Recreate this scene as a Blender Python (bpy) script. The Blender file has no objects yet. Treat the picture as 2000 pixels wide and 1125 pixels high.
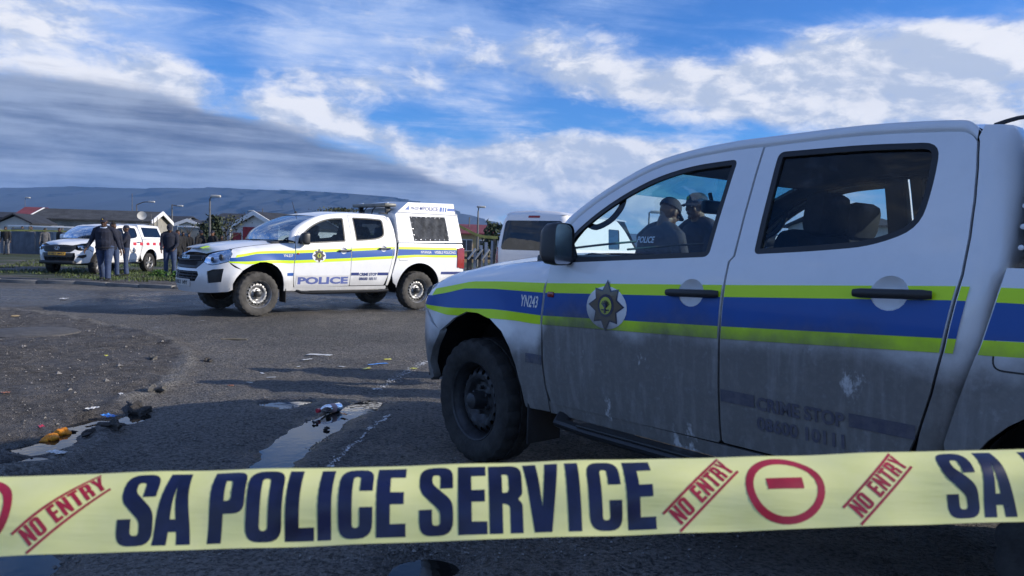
import bpy, bmesh, math, random
import numpy as np
from mathutils import Vector, Matrix
from mathutils.geometry import delaunay_2d_cdt
random.seed(7); rng = np.random.RandomState(7)
scene = bpy.context.scene
COL = scene.collection
# ------------------------------------------------------------------ camera
F_PX, PITCH, ROLL, CAM_H = 1494.2, -0.0564, 0.0272, 1.266       # measured in a 2000 px wide frame
cp, sp, cr, sr = math.cos(PITCH), math.sin(PITCH), math.cos(ROLL), math.sin(ROLL)
def camvec(x, y, z):            # unrolled camera coords (right, forward, up) -> world
    return Vector((x, y*cp - z*sp, y*sp + z*cp))
cam_d = bpy.data.cameras.new('camera'); cam = bpy.data.objects.new('camera', cam_d); COL.objects.link(cam)
rt, up, bk = camvec(cr, 0, sr), camvec(-sr, 0, cr), -camvec(0, 1, 0)
cam.matrix_world = Matrix(((rt.x, up.x, bk.x, 0), (rt.y, up.y, bk.y, 0), (rt.z, up.z, bk.z, CAM_H), (0, 0, 0, 1)))
cam_d.sensor_width = 36; cam_d.lens = 36*F_PX/2000
cam_d.clip_start = 0.05; cam_d.clip_end = 20000
cam_d.dof.use_dof = True; cam_d.dof.focus_distance = 8.0; cam_d.dof.aperture_fstop = 10
scene.camera = cam
def ray(u, v):
    u -= 1000; v -= 562.5
    return camvec((cr*u + sr*v)/F_PX, 1, -(-sr*u + cr*v)/F_PX)
def gp(u, v, z=0.0):            # where a line of sight meets the ground
    d = ray(u, v); t = (z - CAM_H)/d.z
    return Vector((d.x*t, d.y*t, z))
def at(u, v, y):                # ... or reaches a given distance
    d = ray(u, v); t = y/d.y
    return Vector((d.x*t, y, CAM_H + d.z*t))
# ------------------------------------------------------------------ light
SUN_EL, SUN_AZ = math.radians(23), math.radians(94)      # azimuth from +Y (view direction) clockwise to the right
sun_dir = Vector((math.sin(SUN_AZ)*math.cos(SUN_EL), math.cos(SUN_AZ)*math.cos(SUN_EL), math.sin(SUN_EL)))
sl = bpy.data.lights.new('sun', 'SUN'); sl.energy = 5.0; sl.angle = math.radians(0.55); sl.color = (1.0, 0.91, 0.78)
so = bpy.data.objects.new('sun', sl); COL.objects.link(so)
so.rotation_euler = sun_dir.to_track_quat('Z', 'Y').to_euler()
vs = scene.view_settings
vs.view_transform = 'Standard'; vs.look = 'None'; vs.exposure = 0.22; vs.gamma = 1.0; vs.use_curve_mapping = False

class NG:
    """small helper to write node trees as expressions"""
    def __init__(s, tree): s.t = tree; s.n = tree.nodes; s.l = tree.links
    def node(s, kind, **kw):
        n = s.n.new(kind)
        for k, v in kw.items(): setattr(n, k, v)
        return n
    def put(s, sock, v):
        if isinstance(v, bpy.types.NodeSocket): s.l.new(v, sock)
        elif v is not None:
            if hasattr(sock.default_value, '__len__') and not hasattr(v, '__len__'): v = (v,)*len(sock.default_value)
            if hasattr(v, '__len__') and len(v) == 3 and len(sock.default_value) == 4: v = (*v, 1)
            sock.default_value = v
    def m(s, op, a, b=None, c=None, clamp=False):
        n = s.node('ShaderNodeMath', operation=op, use_clamp=clamp)
        for i, v in enumerate((a, b, c)):
            if v is not None: s.put(n.inputs[i], v)
        return n.outputs[0]
    def vm(s, op, a, b=None):
        n = s.node('ShaderNodeVectorMath', operation=op)
        s.put(n.inputs[0], a)
        if b is not None: s.put(n.inputs[1], b)
        return n.outputs['Value'] if op in ('LENGTH', 'DOT_PRODUCT') else n.outputs[0]
    def noise(s, vec, scale, detail=4, rough=.55, dist=0.0, out='Fac'):
        n = s.node('ShaderNodeTexNoise'); s.put(n.inputs['Vector'], vec)
        n.inputs['Scale'].default_value = scale; n.inputs['Detail'].default_value = detail
        n.inputs['Roughness'].default_value = rough; n.inputs['Distortion'].default_value = dist
        return n.outputs[out]
    def vor(s, vec, scale, feature='F1', out='Distance'):
        n = s.node('ShaderNodeTexVoronoi', feature=feature); s.put(n.inputs['Vector'], vec); n.inputs['Scale'].default_value = scale
        return n.outputs[out]
    def ramp(s, f, lo, hi, a=0.0, b=1.0):
        n = s.node('ShaderNodeMapRange', interpolation_type='SMOOTHSTEP')
        for i, v in enumerate((f, lo, hi, a, b)): s.put(n.inputs[i], v)
        return n.outputs[0]
    def mix(s, f, a, b, kind='MIX'):
        n = s.node('ShaderNodeMix', data_type='RGBA', blend_type=kind)
        s.put(n.inputs[0], f); s.put(n.inputs[6], a); s.put(n.inputs[7], b)
        return n.outputs[2]
    def xyz(s, v):
        n = s.node('ShaderNodeSeparateXYZ'); s.put(n.inputs[0], v); return n.outputs
    def comb(s, x, y, z):
        n = s.node('ShaderNodeCombineXYZ')
        for i, v in enumerate((x, y, z)): s.put(n.inputs[i], v)
        return n.outputs[0]
    def bump(s, h, dist=.01, strength=1.0, normal=None):
        n = s.node('ShaderNodeBump'); s.put(n.inputs['Height'], h)
        n.inputs['Distance'].default_value = dist; n.inputs['Strength'].default_value = strength
        if normal is not None: s.put(n.inputs['Normal'], normal)
        return n.outputs[0]
# ------------------------------------------------------------------ sky
world = bpy.data.worlds.new('World'); scene.world = world; world.use_nodes = True
g = NG(world.node_tree); g.n.clear()
sky = g.node('ShaderNodeTexSky', sky_type='NISHITA', sun_disc=False)
sky.sun_elevation = SUN_EL; sky.sun_rotation = SUN_AZ; sky.air_density = 1.0; sky.dust_density = 0.2; sky.ozone_density = 2.5
SKY = 0.115
D = g.node('ShaderNodeTexCoord').outputs['Generated']
dx, dy, dz = g.xyz(D)
az = g.m('ARCTAN2', dx, dy); el = g.m('ARCSINE', dz)
zz = g.m('ADD', g.m('MAXIMUM', dz, 0.0), 0.11)
px, py = g.m('DIVIDE', dx, zz), g.m('DIVIDE', dy, zz)
P2 = g.comb(px, py, 0)
def azel(u, v):
    d = ray(u, v).normalized(); return math.atan2(d.x, d.y), math.asin(d.z)
def blob(u, v, ru, rv, amp, tilt=0.0):       # a soft cloud (or gap) centred on a bearing and height in the sky
    a0, e0 = azel(u, v)
    da, de = g.m('SUBTRACT', az, a0), g.m('SUBTRACT', el, e0)
    if tilt:
        c, s_ = math.cos(tilt), math.sin(tilt)
        da, de = g.m('ADD', g.m('MULTIPLY', da, c), g.m('MULTIPLY', de, s_)), g.m('SUBTRACT', g.m('MULTIPLY', de, c), g.m('MULTIPLY', da, s_))
    q = g.m('ADD', g.m('POWER', g.m('ABSOLUTE', g.m('MULTIPLY', da, F_PX/ru)), 2), g.m('POWER', g.m('ABSOLUTE', g.m('MULTIPLY', de, F_PX/rv)), 2))
    return g.m('MULTIPLY', g.m('EXPONENT', g.m('MULTIPLY', q, -1.0)), amp)
def total(items):
    r = None
    for it in items:
        b_ = blob(*it); r = b_ if r is None else g.m('ADD', r, b_)
    return r
# high streaked veil, broken cumulus, and a grey bank low on the left
def scaled(v, k):
    n = g.node('ShaderNodeVectorMath', operation='SCALE'); g.put(n.inputs[0], v); n.inputs['Scale'].default_value = k; return n.outputs[0]
PW = g.vm('ADD', P2, scaled(g.noise(P2, .8, 3, out='Color'), .55))
AE = g.comb(az, g.m('MULTIPLY', el, 2.0), 0.37)
AW = g.vm('ADD', AE, scaled(g.noise(AE, 5, 3, out='Color'), .085))
SK = g.comb(g.m('ADD', px, g.m('MULTIPLY', py, .55)), g.m('MULTIPLY', g.m('SUBTRACT', py, g.m('MULTIPLY', px, .35)), 2.1), .3)
n_hi = g.m('ADD', g.m('MULTIPLY', g.noise(g.vm('ADD', g.vm('MULTIPLY', PW, (1.0, .62, 1)), (3.1, 1.7, 0)), 1.3, 8, .62), .55), g.m('MULTIPLY', g.noise(SK, 1.7, 8, .64, .6), .45))
n_cu = g.noise(AW, 8.5, 9, .60)
n_cu2 = g.noise(g.vm('ADD', AW, (.020, .024, 0)), 8.5, 9, .60)        # the same field a step towards the sun
n_big = g.noise(g.vm('ADD', AE, (1.7, .4, 2.2)), 3.6, 7, .62)
bias_hi = total([(180, 50, 330, 120, .10), (760, 50, 200, 60, .07), (1080, 60, 260, 50, .10), (450, 20, 110, 40, -.12), (430, 120, 80, 60, -.16), (1180, 225, 260, 34, -.14, .04), (1330, 255, 200, 24, -.10), (780, 225, 110, 34, -.10), (1650, 12, 420, 34, -.14), (600, 80, 90, 30, .06)])
bias_lo = total([(1600, 160, 420, 60, .26, .10), (1850, 200, 260, 80, .24), (1250, 165, 260, 40, .22), (1060, 110, 200, 50, .12), (1700, 95, 300, 40, .10), (1560, 225, 260, 40, .16), (610, 222, 90, 30, .34), (650, 160, 200, 34, .26), (330, 165, 100, 40, .22), (60, 345, 110, 22, .20), (420, 215, 120, 30, .14),
                 (130, 70, 220, 80, .26), (905, 325, 90, 40, .34), (1010, 350, 160, 50, .32), (1180, 350, 150, 62, .36), (1080, 300, 140, 30, .22), (700, 260, 90, 26, .20), (790, 300, 80, 30, .22), (1150, 225, 230, 26, -.22), (1330, 258, 160, 20, -.20), (430, 110, 80, 60, -.30), (450, 10, 120, 40, -.24), (800, 225, 90, 24, -.16), (1620, 10, 480, 34, -.24), (900, 20, 200, 40, -.10)])
lowband = g.ramp(el, .03, .14, .12, .0)
d_hi = g.ramp(g.m('ADD', n_hi, bias_hi), .36, .66)
d_cu = g.ramp(g.m('ADD', g.m('ADD', n_cu, bias_lo), lowband), .50, .78)
lit = g.ramp(g.m('SUBTRACT', n_cu, n_cu2), -.085, .095)
strk = g.noise(g.vm('MULTIPLY', g.vm('ADD', AE, scaled(g.noise(AE, 4, 2, out='Color'), .02)), (1.3, 7.5, 1)), 2.4, 8, .62, .2)
bank_b = total([(60, 258, 420, 70, 1.0), (420, 300, 330, 60, .95, -.18), (200, 350, 650, 30, .70), (720, 345, 150, 36, .55, -.1), (300, 392, 700, 26, .60)])
bank = g.ramp(g.m('ADD', g.m('ADD', bank_b, g.m('MULTIPLY', g.m('SUBTRACT', strk, .5), .9)), g.m('MULTIPLY', g.m('SUBTRACT', n_cu, .5), .7)), .28, .66)
base = g.mix(1.0, sky.outputs[0], (SKY*.32, SKY*.68, SKY*1.24), 'MULTIPLY')
WHITE, GREY = (.84, .84, .87), (.45, .52, .66)
col_hi = g.mix(g.ramp(n_hi, .48, .72), (.34, .48, .80), (.80, .84, .93))
c1 = g.mix(g.m('MULTIPLY', d_hi, .80), base, col_hi)
cu_col = g.mix(lit, GREY, WHITE)
cu_col = g.mix(g.m('MULTIPLY', g.ramp(n_big, .42, .70), .26), cu_col, (.44, .50, .63))
c2 = g.mix(g.m('MULTIPLY', d_cu, .95), c1, cu_col)
bcol = g.mix(g.ramp(g.m('ADD', g.m('MULTIPLY', strk, .7), g.m('MULTIPLY', n_cu, .3)), .36, .64), (.090, .120, .205), (.31, .37, .50))
c3 = g.mix(g.m('MULTIPLY', bank, .96), c2, bcol)
bg = g.node('ShaderNodeBackground'); g.put(bg.inputs[0], c3); bg.inputs[1].default_value = 1.0
wo = g.node('ShaderNodeOutputWorld'); g.l.new(bg.outputs[0], wo.inputs[0])
world.cycles.sampling_method = 'MANUAL'; world.cycles.sample_map_resolution = 512
# ------------------------------------------------------------------ object helpers
def mk(name, V, F, mat=None, parent=None, smooth=True, mats=None, mi=None):
    me = bpy.data.meshes.new(name); me.from_pydata([tuple(v) for v in V], [], [tuple(f) for f in F])
    if smooth: me.polygons.foreach_set('use_smooth', [True]*len(me.polygons))
    for m_ in (mats or ([mat] if mat else [])): me.materials.append(m_)
    if mi is not None: me.polygons.foreach_set('material_index', mi)
    me.update()
    o = bpy.data.objects.new(name, me); COL.objects.link(o)
    if parent is not None: o.parent = parent
    return o
def tag(o, label=None, cat=None, group=None, kind=None):
    if label: o['label'] = label
    if cat: o['category'] = cat
    if group: o['group'] = group
    if kind: o['kind'] = kind
    return o
def empty(name, loc=(0, 0, 0), rz=0.0):
    o = bpy.data.objects.new(name, None); COL.objects.link(o); o.location = loc; o.rotation_euler = (0, 0, rz)
    o.empty_display_size = .1
    return o
def smooth_by_angle(o, ang=35):
    me = o.data; bm = bmesh.new(); bm.from_mesh(me); lim = math.radians(ang)
    for e in bm.edges:
        if len(e.link_faces) == 2 and e.calc_face_angle(0) > lim: e.smooth = False
    bm.to_mesh(me); bm.free(); return o
class MB:
    """collects simple solids into one mesh"""
    def __init__(s): s.V = []; s.F = []
    def add(s, V, F):
        n = len(s.V); s.V += [Vector(v) for v in V]; s.F += [tuple(i + n for i in f) for f in F]; return s
    def box(s, c, d, bev=0.0, rz=0.0, M=None):
        hx, hy, hz = d[0]/2, d[1]/2, d[2]/2
        b = min(bev, hx*.98, hy*.98, hz*.98)
        if b <= 0:
            V = [(x, y, z) for x in (-hx, hx) for y in (-hy, hy) for z in (-hz, hz)]
            F = [(0, 1, 3, 2), (4, 6, 7, 5), (0, 4, 5, 1), (2, 3, 7, 6), (0, 2, 6, 4), (1, 5, 7, 3)]
        else:
            V, F = [], []
            bm = bmesh.new(); bmesh.ops.create_cube(bm, size=1)
            for v in bm.verts: v.co = Vector((v.co.x*2*hx, v.co.y*2*hy, v.co.z*2*hz))
            bmesh.ops.bevel(bm, geom=bm.edges[:], offset=b, segments=2, affect='EDGES', profile=.5)
            bm.verts.index_update(); V = [tuple(v.co) for v in bm.verts]; F = [tuple(v.index for v in f.verts) for f in bm.faces]; bm.free()
        M = M or (Matrix.Translation(c) @ Matrix.Rotation(rz, 4, 'Z'))
        return s.add([M @ Vector(v) for v in V], F)
    def tube(s, pts, radii, seg=10, cap=True, flat=1.0, up=None, ring=None):
        pts = [Vector(p) for p in pts]; n = len(pts)
        if not hasattr(radii, '__len__'): radii = [radii]*n
        V, F = [], []; ref = Vector(up) if up else Vector((0.13, .21, .97)); a = None
        for i, p in enumerate(pts):
            t = (pts[min(i+1, n-1)] - pts[max(i-1, 0)]).normalized()
            if a is None: a = t.cross(ref); a = a if a.length > 1e-4 else t.cross(Vector((1, 0, 0)))
            a = (a - t*a.dot(t)).normalized(); b_ = t.cross(a)
            for k in range(seg):
                th = 2*math.pi*k/seg; r = radii[i]
                V.append(p + a*(math.cos(th)*r) + b_*(math.sin(th)*r*flat))
        for i in range(n-1):
            for k in range(seg):
                k2 = (k+1) % seg; F.append((i*seg+k, i*seg+k2, (i+1)*seg+k2, (i+1)*seg+k))
        if cap: F += [tuple(range(seg-1, -1, -1)), tuple((n-1)*seg + k for k in range(seg))]
        return s.add(V, F)
    def ell(s, c, r, M=None, nu=12, nv=8):
        V, F = [], []; c = Vector(c)
        if not hasattr(r, '__len__'): r = (r, r, r)
        for j in range(nv+1):
            ph = math.pi*j/nv
            for i in range(nu):
                th = 2*math.pi*i/nu
                v = Vector((r[0]*math.sin(ph)*math.cos(th), r[1]*math.sin(ph)*math.sin(th), r[2]*math.cos(ph)))
                V.append(c + (M @ v if M else v))
        for j in range(nv):
            for i in range(nu): F.append((j*nu+i, (j+1)*nu+i, (j+1)*nu+(i+1) % nu, j*nu+(i+1) % nu))
        return s.add(V, F)
    def lathe(s, prof, seg=32, axis='Y', c=(0, 0, 0), mod=None):
        """profile of (radius, offset along the axis)"""
        V, F = [], []; n = len(prof); c = Vector(c)
        for k in range(seg):
            th = 2*math.pi*k/seg
            for j, (r, h) in enumerate(prof):
                if mod: r = mod(r, h, k, j)
                a, b_ = r*math.cos(th), r*math.sin(th)
                V.append(c + Vector((a, h, b_) if axis == 'Y' else ((a, b_, h) if axis == 'Z' else (h, a, b_))))
        for k in range(seg):
            k2 = (k+1) % seg
            for j in range(n-1): F.append((k*n+j, k2*n+j, k2*n+j+1, k*n+j+1))
        return s.add(V, F)
    def prism(s, outline, y0, y1, M=None):
        """outline of (x, z) swept from y0 to y1"""
        n = len(outline); V = [Vector((x, y0, z)) for x, z in outline] + [Vector((x, y1, z)) for x, z in outline]
        F = [tuple(range(n)), tuple(range(2*n-1, n-1, -1))] + [(i, i+n, (i+1) % n + n, (i+1) % n) for i in range(n)]
        return s.add([M @ v for v in V] if M else V, F)
    def build(s, name, mat, parent=None, smooth=True, ang=35):
        o = mk(name, s.V, s.F, mat, parent, smooth)
        return smooth_by_angle(o, ang) if smooth else o
def interp(x, tab):
    return float(np.interp(x, [t[0] for t in tab], [t[1] for t in tab]))
def spline(pts, n=6, closed=False):
    """Catmull-Rom through 2D/3D points"""
    P = [Vector(p) for p in pts]; out = []; m = len(P)
    for i in range(m if closed else m-1):
        p0, p1, p2, p3 = (P[(i-1) % m], P[i], P[(i+1) % m], P[(i+2) % m]) if closed else (P[max(i-1, 0)], P[i], P[i+1], P[min(i+2, m-1)])
        for k in range(n):
            t = k/n
            out.append(.5*((2*p1) + (p2-p0)*t + (2*p0-5*p1+4*p2-p3)*t*t + (3*p1-p0-3*p2+p3)*t**3))
    if not closed: out.append(P[-1])
    return [tuple(o) for o in out]
def rounded(pts, n=5):
    """polygon of (x, y, corner radius) -> outline"""
    out = []; m = len(pts)
    for i in range(m):
        p = pts[i]; r = p[2] if len(p) > 2 else 0
        if r <= 0: out.append((p[0], p[1])); continue
        P, A, B = Vector(p[:2]), Vector(pts[i-1][:2]), Vector(pts[(i+1) % m][:2])
        d = min(r, (A-P).length*.5, (B-P).length*.5); a = P + (A-P).normalized()*d; b_ = P + (B-P).normalized()*d
        for k in range(n+1):
            t = k/n; q = a*(1-t)**2 + P*2*t*(1-t) + b_*t*t; out.append((q.x, q.y))
    return out
def inside(x, y, poly):
    c = False; n = len(poly); j = n-1
    for i in range(n):
        xi, yi = poly[i]; xj, yj = poly[j]
        if (yi > y) != (yj > y) and x < (xj-xi)*(y-yi)/(yj-yi) + xi: c = not c
        j = i
    return c
def densify(poly, step):
    out = []
    for i in range(len(poly)):
        a, b_ = Vector(poly[i][:2]), Vector(poly[(i+1) % len(poly)][:2]); k = max(1, int(math.ceil((b_-a).length/step)))
        out += [tuple(a + (b_-a)*(j/k)) for j in range(k)]
    return out
def cdt(outline, holes=(), step=.06):
    loops = [densify(outline, step)] + [densify(h, step) for h in holes]
    pts, edges = [], []
    for L in loops:
        n0 = len(pts); pts += L; edges += [(n0+i, n0+(i+1) % len(L)) for i in range(len(L))]
    xs = [p[0] for p in loops[0]]; ys = [p[1] for p in loops[0]]
    B = np.array(pts)
    y = min(ys) + step*.5; row = 0
    while y < max(ys):
        x = min(xs) + step*(.5 if row % 2 else .0)
        while x < max(xs):
            if np.min((B[:, 0]-x)**2 + (B[:, 1]-y)**2) > (step*.45)**2 and inside(x, y, loops[0]): pts.append((x, y))
            x += step
        y += step*.87; row += 1
    r = delaunay_2d_cdt([Vector(p) for p in pts], edges, [], 0, 1e-6)
    V, F = r[0], []
    for f in r[2]:
        cx = sum(V[i].x for i in f)/3; cy = sum(V[i].y for i in f)/3
        if inside(cx, cy, loops[0]) and not any(inside(cx, cy, h) for h in loops[1:]): F.append(tuple(f))
    used = sorted({i for f in F for i in f}); mp = {i: k for k, i in enumerate(used)}
    return [(V[i].x, V[i].y) for i in used], [tuple(mp[i] for i in f) for f in F], loops
def panel(name, outline, mat, parent, fn, holes=(), off=0.0, rim=.02, step=.06, flip=False):
    """a sheet cut to outline in surface coordinates, mapped by fn(a, b, offset), its edges folded inwards"""
    V2, F, loops = cdt(outline, holes, step)
    V = [fn(a, b_, off) for a, b_ in V2]; F = list(F); n_s = len(F)
    if rim:
        for L in loops:
            n0 = len(V); m = len(L)
            V += [fn(a, b_, off) for a, b_ in L]; V += [fn(a, b_, off-rim) for a, b_ in L]
            F += [(n0+i, n0+m+i, n0+m+(i+1) % m, n0+(i+1) % m) for i in range(m)]
    if flip: F = [tuple(reversed(f)) for f in F]
    o = mk(name, V, F, mat, parent, True)
    return o
def text_mesh(body, size=1.0, bold=0.0, xs=1.0, space=1.0):
    """flat lettering -> (verts2d, faces) with its left bottom at 0,0 and cap height = size"""
    c = bpy.data.curves.new('t', 'FONT'); c.body = body; c.size = 1; c.offset = bold; c.space_character = space; c.resolution_u = 3
    o = bpy.data.objects.new('t', c); COL.objects.link(o)
    dg = bpy.context.evaluated_depsgraph_get(); dg.update()
    me = bpy.data.meshes.new_from_object(o.evaluated_get(dg))
    V = [(v.co.x, v.co.y) for v in me.vertices]; F = [tuple(p.vertices) for p in me.polygons]
    bpy.data.objects.remove(o); bpy.data.curves.remove(c); bpy.data.meshes.remove(me)
    x0 = min(v[0] for v in V); y0 = min(v[1] for v in V); h = max(v[1] for v in V) - y0
    return [((x-x0)*size/h*xs, (y-y0)*size/h) for x, y in V], F
def lettering(name, body, mat, parent, fn, pos, size, width=None, bold=.02, off=.004, shear=0.0, dirx=1.0):
    V, F = text_mesh(body, size, bold); w = max(v[0] for v in V)
    k = (width/w) if width else 1.0
    return mk(name, [fn(pos[0] + dirx*(x*k + y*shear), pos[1] + y, off) for x, y in V], F, mat, parent, False)
# ------------------------------------------------------------------ materials
MATS = {}
def new_mat(name):
    m = bpy.data.materials.new(name); m.use_nodes = True; MATS[name] = m
    ng = NG(m.node_tree); b = ng.n['Principled BSDF']; return m, ng, b
def pm(name, col, rough=.5, metal=0.0, var=.12, vs_=6.0, bump=0.0, bs=60.0, coat=0.0, spec=.5, trans=0.0):
    """principled surface with mottled colour and fine relief"""
    m, ng, b = new_mat(name); tc = ng.node('ShaderNodeTexCoord').outputs['Object']
    n = ng.noise(tc, vs_, 5, .6)
    c2 = tuple(max(0, c*(1-var)) for c in col); c3 = tuple(min(1, c*(1+var)) for c in col)
    ng.put(b.inputs['Base Color'], ng.mix(ng.ramp(n, .3, .7), c2, c3))
    ng.put(b.inputs['Roughness'], ng.m('ADD', rough-.06, ng.m('MULTIPLY', ng.noise(tc, vs_*3.1, 3), .12)))
    b.inputs['Metallic'].default_value = metal; b.inputs['Coat Weight'].default_value = coat; b.inputs['Specular IOR Level'].default_value = spec
    b.inputs['Coat Roughness'].default_value = .06
    if bump: ng.put(b.inputs['Normal'], ng.bump(ng.noise(tc, bs, 4), bump))
    return m
def paint(name, col, dirt=0.0, level=.9, soft=.2, rough=.32, coat=.8, scuff=0.0, dirt_reflection_col=(.120, .112, .102), wing=0.0):
    """car paint or vinyl with road dirt thrown up from below, on the near pickup also a painted ground reflection; it ends at `level` metres with a ragged edge"""
    m, ng, b = new_mat(name); tc = ng.node('ShaderNodeTexCoord').outputs['Object']; x, y, z = ng.xyz(tc)
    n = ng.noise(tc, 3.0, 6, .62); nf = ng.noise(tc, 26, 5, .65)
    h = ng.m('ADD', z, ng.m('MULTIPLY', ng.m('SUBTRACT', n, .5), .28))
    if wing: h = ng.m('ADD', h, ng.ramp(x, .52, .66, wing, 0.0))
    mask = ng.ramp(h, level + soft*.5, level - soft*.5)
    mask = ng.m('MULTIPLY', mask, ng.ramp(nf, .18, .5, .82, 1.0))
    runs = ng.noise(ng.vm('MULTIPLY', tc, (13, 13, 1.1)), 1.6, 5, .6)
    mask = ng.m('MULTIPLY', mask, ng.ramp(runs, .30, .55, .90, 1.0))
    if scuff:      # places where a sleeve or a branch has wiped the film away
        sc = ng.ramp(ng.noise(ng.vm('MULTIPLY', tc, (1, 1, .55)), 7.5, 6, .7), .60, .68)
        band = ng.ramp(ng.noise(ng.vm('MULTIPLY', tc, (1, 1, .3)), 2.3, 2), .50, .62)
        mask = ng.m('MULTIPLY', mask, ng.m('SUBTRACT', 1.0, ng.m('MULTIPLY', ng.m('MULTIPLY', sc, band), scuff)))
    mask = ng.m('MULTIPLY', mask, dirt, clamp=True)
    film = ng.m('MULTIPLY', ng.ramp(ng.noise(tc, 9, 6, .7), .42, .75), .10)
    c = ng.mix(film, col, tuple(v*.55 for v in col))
    ng.put(b.inputs['Base Color'], ng.mix(mask, c, ng.mix(ng.ramp(nf, .3, .7), tuple(v*.75 for v in dirt_reflection_col), tuple(v*1.25 for v in dirt_reflection_col))))
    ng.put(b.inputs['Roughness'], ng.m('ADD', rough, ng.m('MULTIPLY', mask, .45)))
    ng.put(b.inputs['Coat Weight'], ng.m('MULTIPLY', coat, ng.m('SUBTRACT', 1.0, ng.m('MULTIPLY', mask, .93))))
    b.inputs['Coat Roughness'].default_value = .05
    ng.put(b.inputs['Normal'], ng.bump(ng.noise(tc, 1.7, 2), .006, .5))
    return m
def glass(name, tint=(.45, .55, .58), refl=1.0, rough=.0):
    m, ng, b = new_mat(name); ng.n.remove(b)
    t = ng.node('ShaderNodeBsdfTransparent'); t.inputs[0].default_value = (*tint, 1)
    gl = ng.node('ShaderNodeBsdfGlossy'); gl.inputs['Roughness'].default_value = rough; gl.inputs[0].default_value = (.9, .95, 1, 1)
    fr = ng.node('ShaderNodeFresnel'); fr.inputs[0].default_value = 1.5
    tc = ng.node('ShaderNodeTexCoord').outputs['Object']
    bp_ = ng.bump(ng.noise(tc, 3, 2), .003, .35); ng.put(gl.inputs['Normal'], bp_)
    sm = ng.ramp(ng.noise(tc, 7, 5, .7), .5, .8, 0, .035)
    mx = ng.node('ShaderNodeMixShader'); ng.put(mx.inputs[0], ng.m('ADD', ng.m('MULTIPLY', fr.outputs[0], refl), sm, clamp=True))
    ng.l.new(t.outputs[0], mx.inputs[1]); ng.l.new(gl.outputs[0], mx.inputs[2])
    ng.l.new(mx.outputs[0], ng.n['Material Output'].inputs[0]); return m
RUBBER = pm('rubber', (.022, .022, .023), .75, var=.3, bump=.002, bs=90)
TYRE = pm('tyre', (.028, .027, .026), .85, var=.35, vs_=14, bump=.004, bs=45)
TYRE_DUSTY = pm('tyre_dusty', (.060, .057, .053), .9, var=.35, vs_=9, bump=.004, bs=45)
PLASTIC = pm('black_plastic', (.020, .021, .023), .42, var=.2, bump=.0008, bs=200)
TRIM = pm('interior_trim', (.018, .019, .022), .75, var=.2, vs_=12)
CLOTH = pm('seat_cloth', (.022, .023, .028), .95, var=.25, vs_=20, bump=.002, bs=120)
STEEL_DARK = pm('dark_steel', (.050, .052, .056), .5, metal=.5, var=.3, vs_=12)
STEEL = pm('grey_steel', (.30, .30, .30), .42, metal=.75, var=.3, vs_=12)
CHROME = pm('chrome', (.6, .6, .62), .18, metal=1.0, var=.1)
UNDER = pm('underbody', (.012, .012, .013), .9, var=.3)
GLASS = glass('side_glass', (.78, .87, .88), .8); GLASS_TINT = glass('tinted_glass', (.50, .58, .63), .8); GLASS_DARK = glass('dark_glass', (.05, .055, .06), 1.4)
GLASS_WS = glass('windscreen_glass', (.80, .92, .92), .8)
LENS = glass('lamp_lens', (.75, .80, .85), 1.2); RED_LENS = pm('red_lens', (.28, .012, .012), .18, var=.15, coat=1.0)
LAMP_REFLECTOR = pm('lamp_reflector', (.72, .75, .80), .30, metal=.6, var=.2, vs_=30)
# ------------------------------------------------------------------ double-cab pickup
# vehicle axes: x rearwards from the front axle, y to the vehicle's right, z up from the ground
W_TAB = [(0, .80), (.38, .845), (.42, .862), (.55, .893), (.70, .915), (.90, .93), (1.05, .928), (1.14, .918), (1.22, .898), (1.40, .835), (1.60, .757), (1.70, .712), (1.76, .68), (1.82, .64)]
FT_TAB = [(-1.6, .985), (-1.1, .99), (-.85, 1.0), (-.6, 1.035), (-.4, 1.075), (-.3, 1.10), (0, 1.145), (.3, 1.178), (.62, 1.20), (.70, 1.9)]
S0, FX, FB = -.35, .56, .76
NOSE = [(.30, .05), (.42, .02), (.55, .0), (.66, .005), (.76, .03), (.84, .055), (.95, .085), (1.03, .14), (1.10, .20)]
RX = 3.095                      # rear axle
def skin(s, z, off=0.0, side=-1):
    w = interp(z, W_TAB) + off
    for cx in (0.0, RX):                         # rolled wheel-arch lips
        r = math.hypot(s-cx, z-.40); w += .026*math.exp(-((r-.475)/.085)**2)
    if s < .66:                                     # fender turns over into the bonnet
        zt = interp(s, FT_TAB); r = .15
        t = (z - (zt-r))/r
        if t > 0: w -= .21*(1-math.sqrt(max(0, 1-min(t, 1)**2)))
    if s > 2.6: w = min(w, interp(z, [(0, .80), (.45, .88), (.70, .915), (.95, .925), (1.15, .915), (1.235, .90)]) + off + (.026*math.exp(-((math.hypot(s-RX, z-.40)-.475)/.085)**2)))
    if s >= S0: return Vector((s, side*w, z))
    th = min((S0-s)/FB, math.pi/2); n = 2/2.15
    a = FX - interp(z, NOSE) + off
    return Vector((S0 - a*math.sin(th)**n, side*w*math.cos(th)**n, z))
def front_s(y):      # surface coordinate of the nose for a lateral position
    return S0 - FB*math.acos(min(1, (abs(y)/.92))**(2.15/2))
ARCH_F = [(.436, .428), (.43, .516), (.405, .63), (.365, .72), (.30, .80), (.205, .858), (.10, .882), (0.0, .88), (-.13, .832), (-.28, .735), (-.375, .625), (-.425, .505), (-.43, .432)]
A_LINE = spline([(.637, 1.21), (.67, 1.315), (.745, 1.41), (.906, 1.522), (1.134, 1.630), (1.325, 1.672), (1.558, 1.695), (1.687, 1.699)], 3)
DOOR_F = [(.637, 1.21), (.625, 1.10), (.614, 1.0), (.60, .86), (.596, .65), (.606, .53), (.614, .47)]
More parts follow.
